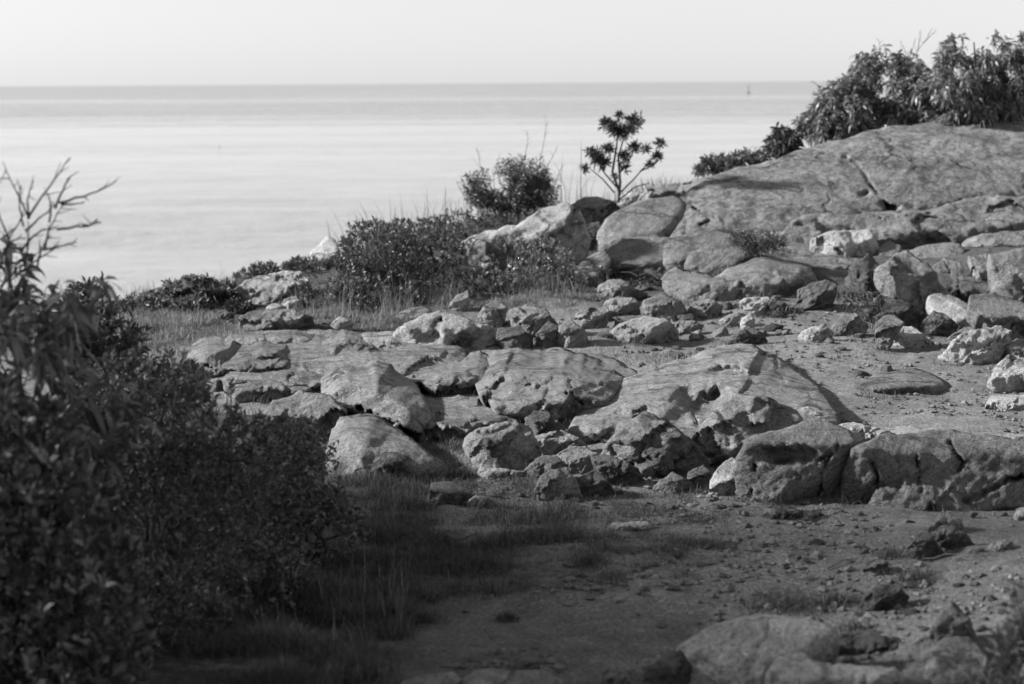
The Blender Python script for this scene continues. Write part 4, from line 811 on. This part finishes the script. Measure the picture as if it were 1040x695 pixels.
def grass_area(name, label, zones, mat, seed):
    """zones: (px0, py0, px1, py1, n, height, width, lean, clump)"""
    rs = np.random.default_rng(seed); buf = Buf()
    for (x0, y0, x1, y1, n, h, w, lean, clump) in zones:
        m = n * 3; px = rs.uniform(x0, x1, m); py = rs.uniform(y0, y1, m)
        Yg = np.array([ground_hit(x, y) for x, y in zip(px[:160], py[:160])])
        # even spread over the strip of ground the zone covers
        ylo, yhi = np.percentile(Yg, 2), np.percentile(Yg, 98); Y = rs.uniform(ylo, yhi, m) ; Y = ylo + (yhi - ylo) * rs.random(m) ** 1.1
        X = rays(px, np.full(m, (y0 + y1) / 2))[:, 0] * Y
        P = np.stack([X, Y, 0 * X], 1); f = fbm(P * clump + seed, 3); e = ((px - (x0 + x1) / 2) / (x1 - x0) * 2) ** 2 + ((Y - (ylo + yhi) / 2) / (yhi - ylo) * 2) ** 2; k = f - .35 * e * e > rs.normal(-.12, .22, m); P = P[k][:n]
        f = f[k][:n]
        P[:, 2] = gz(P[:, 0], P[:, 1]) - .005
        hh = h * rs.uniform(.35, 1.15, len(P)) * np.clip(.55 + .8 * f, .4, 1.2)
        blades(buf, P, hh, w * rs.uniform(.6, 1.3, len(P)), lean, rs)
    o = buf.build(name, mat); tag(o, label, 'grass', kind='stuff'); return o
grass_area('grass', 'dim fine grass covering the ground between the thicket and the path',
           [(310, 450, 600, 560, 22000, .06, .0022, 1.5, 3.0), (280, 500, 520, 640, 26000, .075, .0022, 1.5, 3.0), (180, 570, 420, 720, 16000, .10, .0024, 1.4, 3.0), (420, 485, 740, 605, 20000, .042, .002, 1.7, 4.)], M_grass, 61)
grass_area('dry_grass', 'scattered dead stalks and pale seeding blades along the thicket edge', [(180, 560, 420, 700, 260, .26, .0018, .7, 2.), (300, 480, 480, 620, 500, .12, .0016, 1.2, 2.5), (420, 470, 640, 560, 900, .07, .0018, 1.4, 3.)], M_dry, 65)
grass_area('dry_grass', 'pale dry meadow grass on the seaward side of the stepped ledges', [(80, 300, 250, 360, 16000, .10, .0045, 1.3, 2.2), (60, 300, 160, 340, 3000, .2, .004, 1., 2.2), (150, 330, 330, 365, 2500, .07, .0045, 1.2, 1.6)], M_dry, 62)
grass_area('dry_grass', 'sparse dry grass in front of the row of boulders and on the gravel', [(295, 290, 470, 332, 700, .30, .0035, .8, 3.), (440, 270, 620, 312, 500, .24, .0035, .8, 3.), (500, 352, 860, 376, 2200, .05, .004, 1., 1.6), (280, 305, 430, 335, 7000, .08, .0045, 1.5, 3.), (410, 288, 640, 318, 6000, .08, .0045, 1.5, 3.), (660, 240, 840, 285, 5000, .14, .005, 1.1, 2.5), (400, 420, 560, 470, 1800, .06, .003, 1., 2.)], M_dry, 63)
grass_area('tall_grass', 'thin seeding grass stalks along the skyline of the crest', [(330, 250, 480, 280, 420, .55, .006, .6, 1.2), (440, 205, 600, 225, 260, .6, .006, .6, 1.2), (640, 190, 745, 200, 420, .3, .006, .6, 1.2), (100, 290, 240, 310, 160, .35, .006, .6, 1.2), (560, 200, 700, 210, 200, .3, .006, .6, 1.)], M_dry, 64)

def joint_weeds():
    rs = np.random.default_rng(77); buf = Buf()
    for (lab, poly, Yr) in ROCKS:
        y1 = poly[:, 1].max(); x0, x1 = poly[:, 0].min(), poly[:, 0].max(); m = Yr / FPX
        n = int(np.clip((x1 - x0) * m * 260, 12, 260)); px = rs.uniform(x0 - 2, x1 + 2, n)
        cen = at(px, np.full(n, y1 - .12 * (y1 - poly[:, 1].min())), np.array(Yr)); P = np.stack([cen[:, 0], Yr - np.abs(rs.normal(0, .035, n)) + .10 * np.abs((px - (x0 + x1) / 2) / (x1 - x0) * 2) ** 2, 0 * px], 1)
        f = fbm(P * 4.5 + 2.2, 3); P = P[f > .10]; n = len(P)
        if not n: continue
        P[:, 2] = gz(P[:, 0], P[:, 1]) - .004
        blades(buf, P, (.035 + .0035 * Yr) * rs.uniform(.3, 1.2, n), np.full(n, .0016 + .00014 * Yr), 1.5, rs)
    o = buf.build('joint_grass', M_grass); tag(o, 'thin short grass sprouting along the feet and joints of the rocks', 'grass', kind='stuff')
joint_weeds()
def tuft(label, px, py, r_px, n, h, mat, seed, lean=.9, w=.003):
    rs = np.random.default_rng(seed); g = ground_pt(px, py); r = r_px * g[1] / FPX; buf = Buf()
    a = rs.uniform(0, 6.283, n); q = r * .9 * rs.random(n) ** .9; P = np.stack([g[0] + q * np.cos(a), g[1] + q * np.sin(a), 0 * a], 1); P[:, 2] = gz(P[:, 0], P[:, 1]) - .004
    blades(buf, P, h * rs.uniform(.25, 1.1, n) * (1 - .5 * q / r), w * .75 * rs.uniform(.7, 1.3, n), lean * 1.5, rs)
    o = buf.build('grass_tuft', mat, None, g); tag(o, label, 'grass tuft', 'grass tufts')
tuft('single small grass tuft alone in the middle of the shaded path', 516, 630, 16, 260, .05, M_grass, 71)
tuft('grass tuft hanging over the inner edge of the path near the flat paving stone', 600, 573, 26, 420, .06, M_grass, 72, 1.2)
tuft('wide dark grass tuft behind the large rounded boulder', 800, 618, 62, 1100, .06, M_grass, 73, 1.1)
tuft('smaller grass tuft beside the wide dark one, nearer the half buried block', 850, 612, 26, 420, .06, M_grass, 74, 1.1)
tuft('grass tuft at the foot of the split slab with the shaded hollow', 790, 510, 26, 380, .05, M_grass, 75, 1.1)
tuft('pale dry tuft under the blocky grey boulder of the tumbled stones', 466, 486, 26, 420, .08, M_grass, 76, 1.2)
tuft('grass tuft behind the tilted slab flank and the tumbled stones', 464, 456, 26, 420, .06, M_grass, 77, 1.)
tuft('grass tuft growing between the dark pyramid and the small cube of stone', 905, 566, 22, 360, .06, M_grass, 78, 1.1)
tuft('dark grass tuft on the bulge where path meets the thicket', 420, 610, 40, 900, .09, M_grass, 79, 1.)
tuft('grass tuft by the squared upright stone under the twiggy weed', 905, 320, 22, 300, .16, M_dry, 80, .8, .005)
tuft('grass tuft in the cleft beside the tip of the long shelf', 790, 268, 26, 320, .16, M_grass, 81, .8, .005)
tuft('grass tuft behind the half buried block on the near slope', 930, 590, 30, 420, .06, M_grass, 82, 1.1)
tuft('grass tuft beside the large rounded boulder and the flat stone', 868, 640, 26, 300, .05, M_grass, 83, 1.1)

# fallen twigs on the near slope
def stick(label, a, b, r=.003):
    p, q = ground_pt(*a), ground_pt(*b); p[2] += .008; q[2] += .014; buf = Buf()
    c = curve(p, q, (0, 0, .01), 7); tube(buf, c, r, r * .4, 5); tube(buf, np.stack([c[3], c[3] + (q - p) * .25 + np.array([0, .03, .01])]), r * .6, r * .3, 4)
    o = buf.build('fallen_twig', M_stick, None, p); tag(o, label, 'twig')
stick('pale forked twig lying on the dirt left of the half buried block', (756, 584), (776, 572))
stick('long thin twig lying across the near slope below the dark pyramid', (936, 570), (1010, 566), .0016)
stick('thin twig resting across the path behind the wide grass tuft', (700, 586), (784, 590), .0022)
stick('straight pale twig pointing at the small cube of stone', (840, 580), (872, 572), .0035)

# ------------------------------------------------------------------ marks on the sea
def buoy(px, py, hgt, label):
    d = rays(px, py); Y = (SEA_Z - CAM_Z) / d[2]; p = at(px, py, np.array(Y)); buf = Buf()
    root = empty('buoy', p, label, 'buoy')
    z = np.array([-.1, .0, .12, .3, .42, .46]) * hgt; r = np.array([.1, .14, .15, .12, .07, .03]) * hgt
    V = np.concatenate([np.stack([p[0] + rr * np.cos(np.linspace(0, 6.283, 17)[:-1]), p[1] + rr * np.sin(np.linspace(0, 6.283, 17)[:-1]), np.full(16, p[2] + zz)], 1) for zz, rr in zip(z, r)])
    Q = np.array([[i * 16 + k, i * 16 + (k + 1) % 16, (i + 1) * 16 + (k + 1) % 16, (i + 1) * 16 + k] for i in range(5) for k in range(16)])
    buf.add(V, None, Q); buf.build('float', M_paint, root, p)
    b2 = Buf(); tube(b2, np.array([p + [0, 0, .44 * hgt], p + [0, 0, hgt]]), .035 * hgt, .03 * hgt, 6); tube(b2, np.array([p + [0, 0, .8 * hgt], p + [0, 0, 1.02 * hgt]]), .09 * hgt, .07 * hgt, 8); b2.build('mast', M_paint, root, p)
buoy(760, 96, 7., 'distant slim channel buoy just below the horizon')
buoy(223, 150, .5, 'tiny dark float alone on the pale water')

# ------------------------------------------------------------------ unseen trees added left of the frame to shade the near ground
def added_shade_tree(x, y, h, label, seed, crown_r, low=.3):
    rs = np.random.default_rng(seed); b = np.array([x, y, float(gz(x, y)) - .05]); root = empty('added_shade_tree', b, label, 'tree')
    w = Buf(); top = b + np.array([.1, .1, h * .8]); tr = curve(b, top, (.08, .05, 0), 9, rs); tube(w, tr, .09, .03, 8)
    C = []
    for k in range(14):
        t = low + (1 - low) * k / 13; a = rs.uniform(0, 6.28); L = crown_r * (1.05 - .6 * t) * rs.uniform(.6, 1.)
        st = tr[min(8, int(t * 8))]; en = st + np.array([math.cos(a) * L, math.sin(a) * L, .25 * L]); tube(w, curve(st, en, (0, 0, .1), 6, rs), .03, .008, 5); C += [st * .4 + en * .6, en]
    w.build('trunk', M_bark, root, b)
    C = np.array(C); n = 5600; i = rs.integers(0, len(C), n); q = unit(rs.normal(size=(n, 3))); P = C[i] + q * rs.random((n, 1)) ** .5 * crown_r * np.array([.42, .42, .30])
    lb = Buf(); Ls = rs.uniform(.06, .12, n); leaves(lb, P, q + rs.normal(0, .6, (n, 3)), Ls, Ls * .5, .3, rs); lb.build('crown', M_leaf_dark, root, b)
added_shade_tree(-4.6, 4.5, 4.6, 'unseen dense broadleaf tree added behind the thicket to shade the path', 91, 1.9, .10)
added_shade_tree(-4.5, 6.9, 3.6, 'unseen rounded broadleaf tree added for shade further along behind the thicket', 92, 1.7, .10)
added_shade_tree(-4.2, 2.6, 4.4, 'unseen broadleaf tree added for shade nearest the start of the path', 93, 1.9, .10)

# ------------------------------------------------------------------ light
EL, AZ = 25., (-.99, .08)        # low sun from the left, slightly beyond the scene
sd = Vector((AZ[0], AZ[1], 0)).normalized() * math.cos(math.radians(EL)); sd.z = math.sin(math.radians(EL))
sun = bpy.data.lights.new('sun', 'SUN'); sun.energy = 5.0; sun.angle = math.radians(4.); sun.color = (1, 1, 1)
so = bpy.data.objects.new('sun', sun); COL.objects.link(so); so.rotation_euler = sd.to_track_quat('Z', 'Y').to_euler(); so.location = (-10, 5, 10)
w = bpy.data.worlds.new('World'); SC.world = w; w.use_nodes = True; nt = w.node_tree; nt.nodes.clear()
sky = nt.nodes.new('ShaderNodeTexSky'); sky.sky_type = 'NISHITA'; sky.sun_disc = False; sky.sun_elevation = math.radians(EL)
sky.sun_rotation = math.atan2(AZ[0], AZ[1]); sky.dust_density = .05; sky.air_density = 1.6; sky.ozone_density = 1.
bw = nt.nodes.new('ShaderNodeRGBToBW'); bg = nt.nodes.new('ShaderNodeBackground'); bg.inputs[1].default_value = .074; wo = nt.nodes.new('ShaderNodeOutputWorld')
nt.links.new(sky.outputs[0], bw.inputs[0]); nt.links.new(bw.outputs[0], bg.inputs[0]); nt.links.new(bg.outputs[0], wo.inputs[0])
SC.view_settings.view_transform = 'Standard'; SC.view_settings.look = 'None'; SC.view_settings.exposure = .92; SC.view_settings.gamma = 1
SC.view_settings.use_curve_mapping = False
SC.cycles.use_denoising = True
SC.cycles.max_bounces = 6; SC.cycles.diffuse_bounces = 3; SC.cycles.transparent_max_bounces = 4
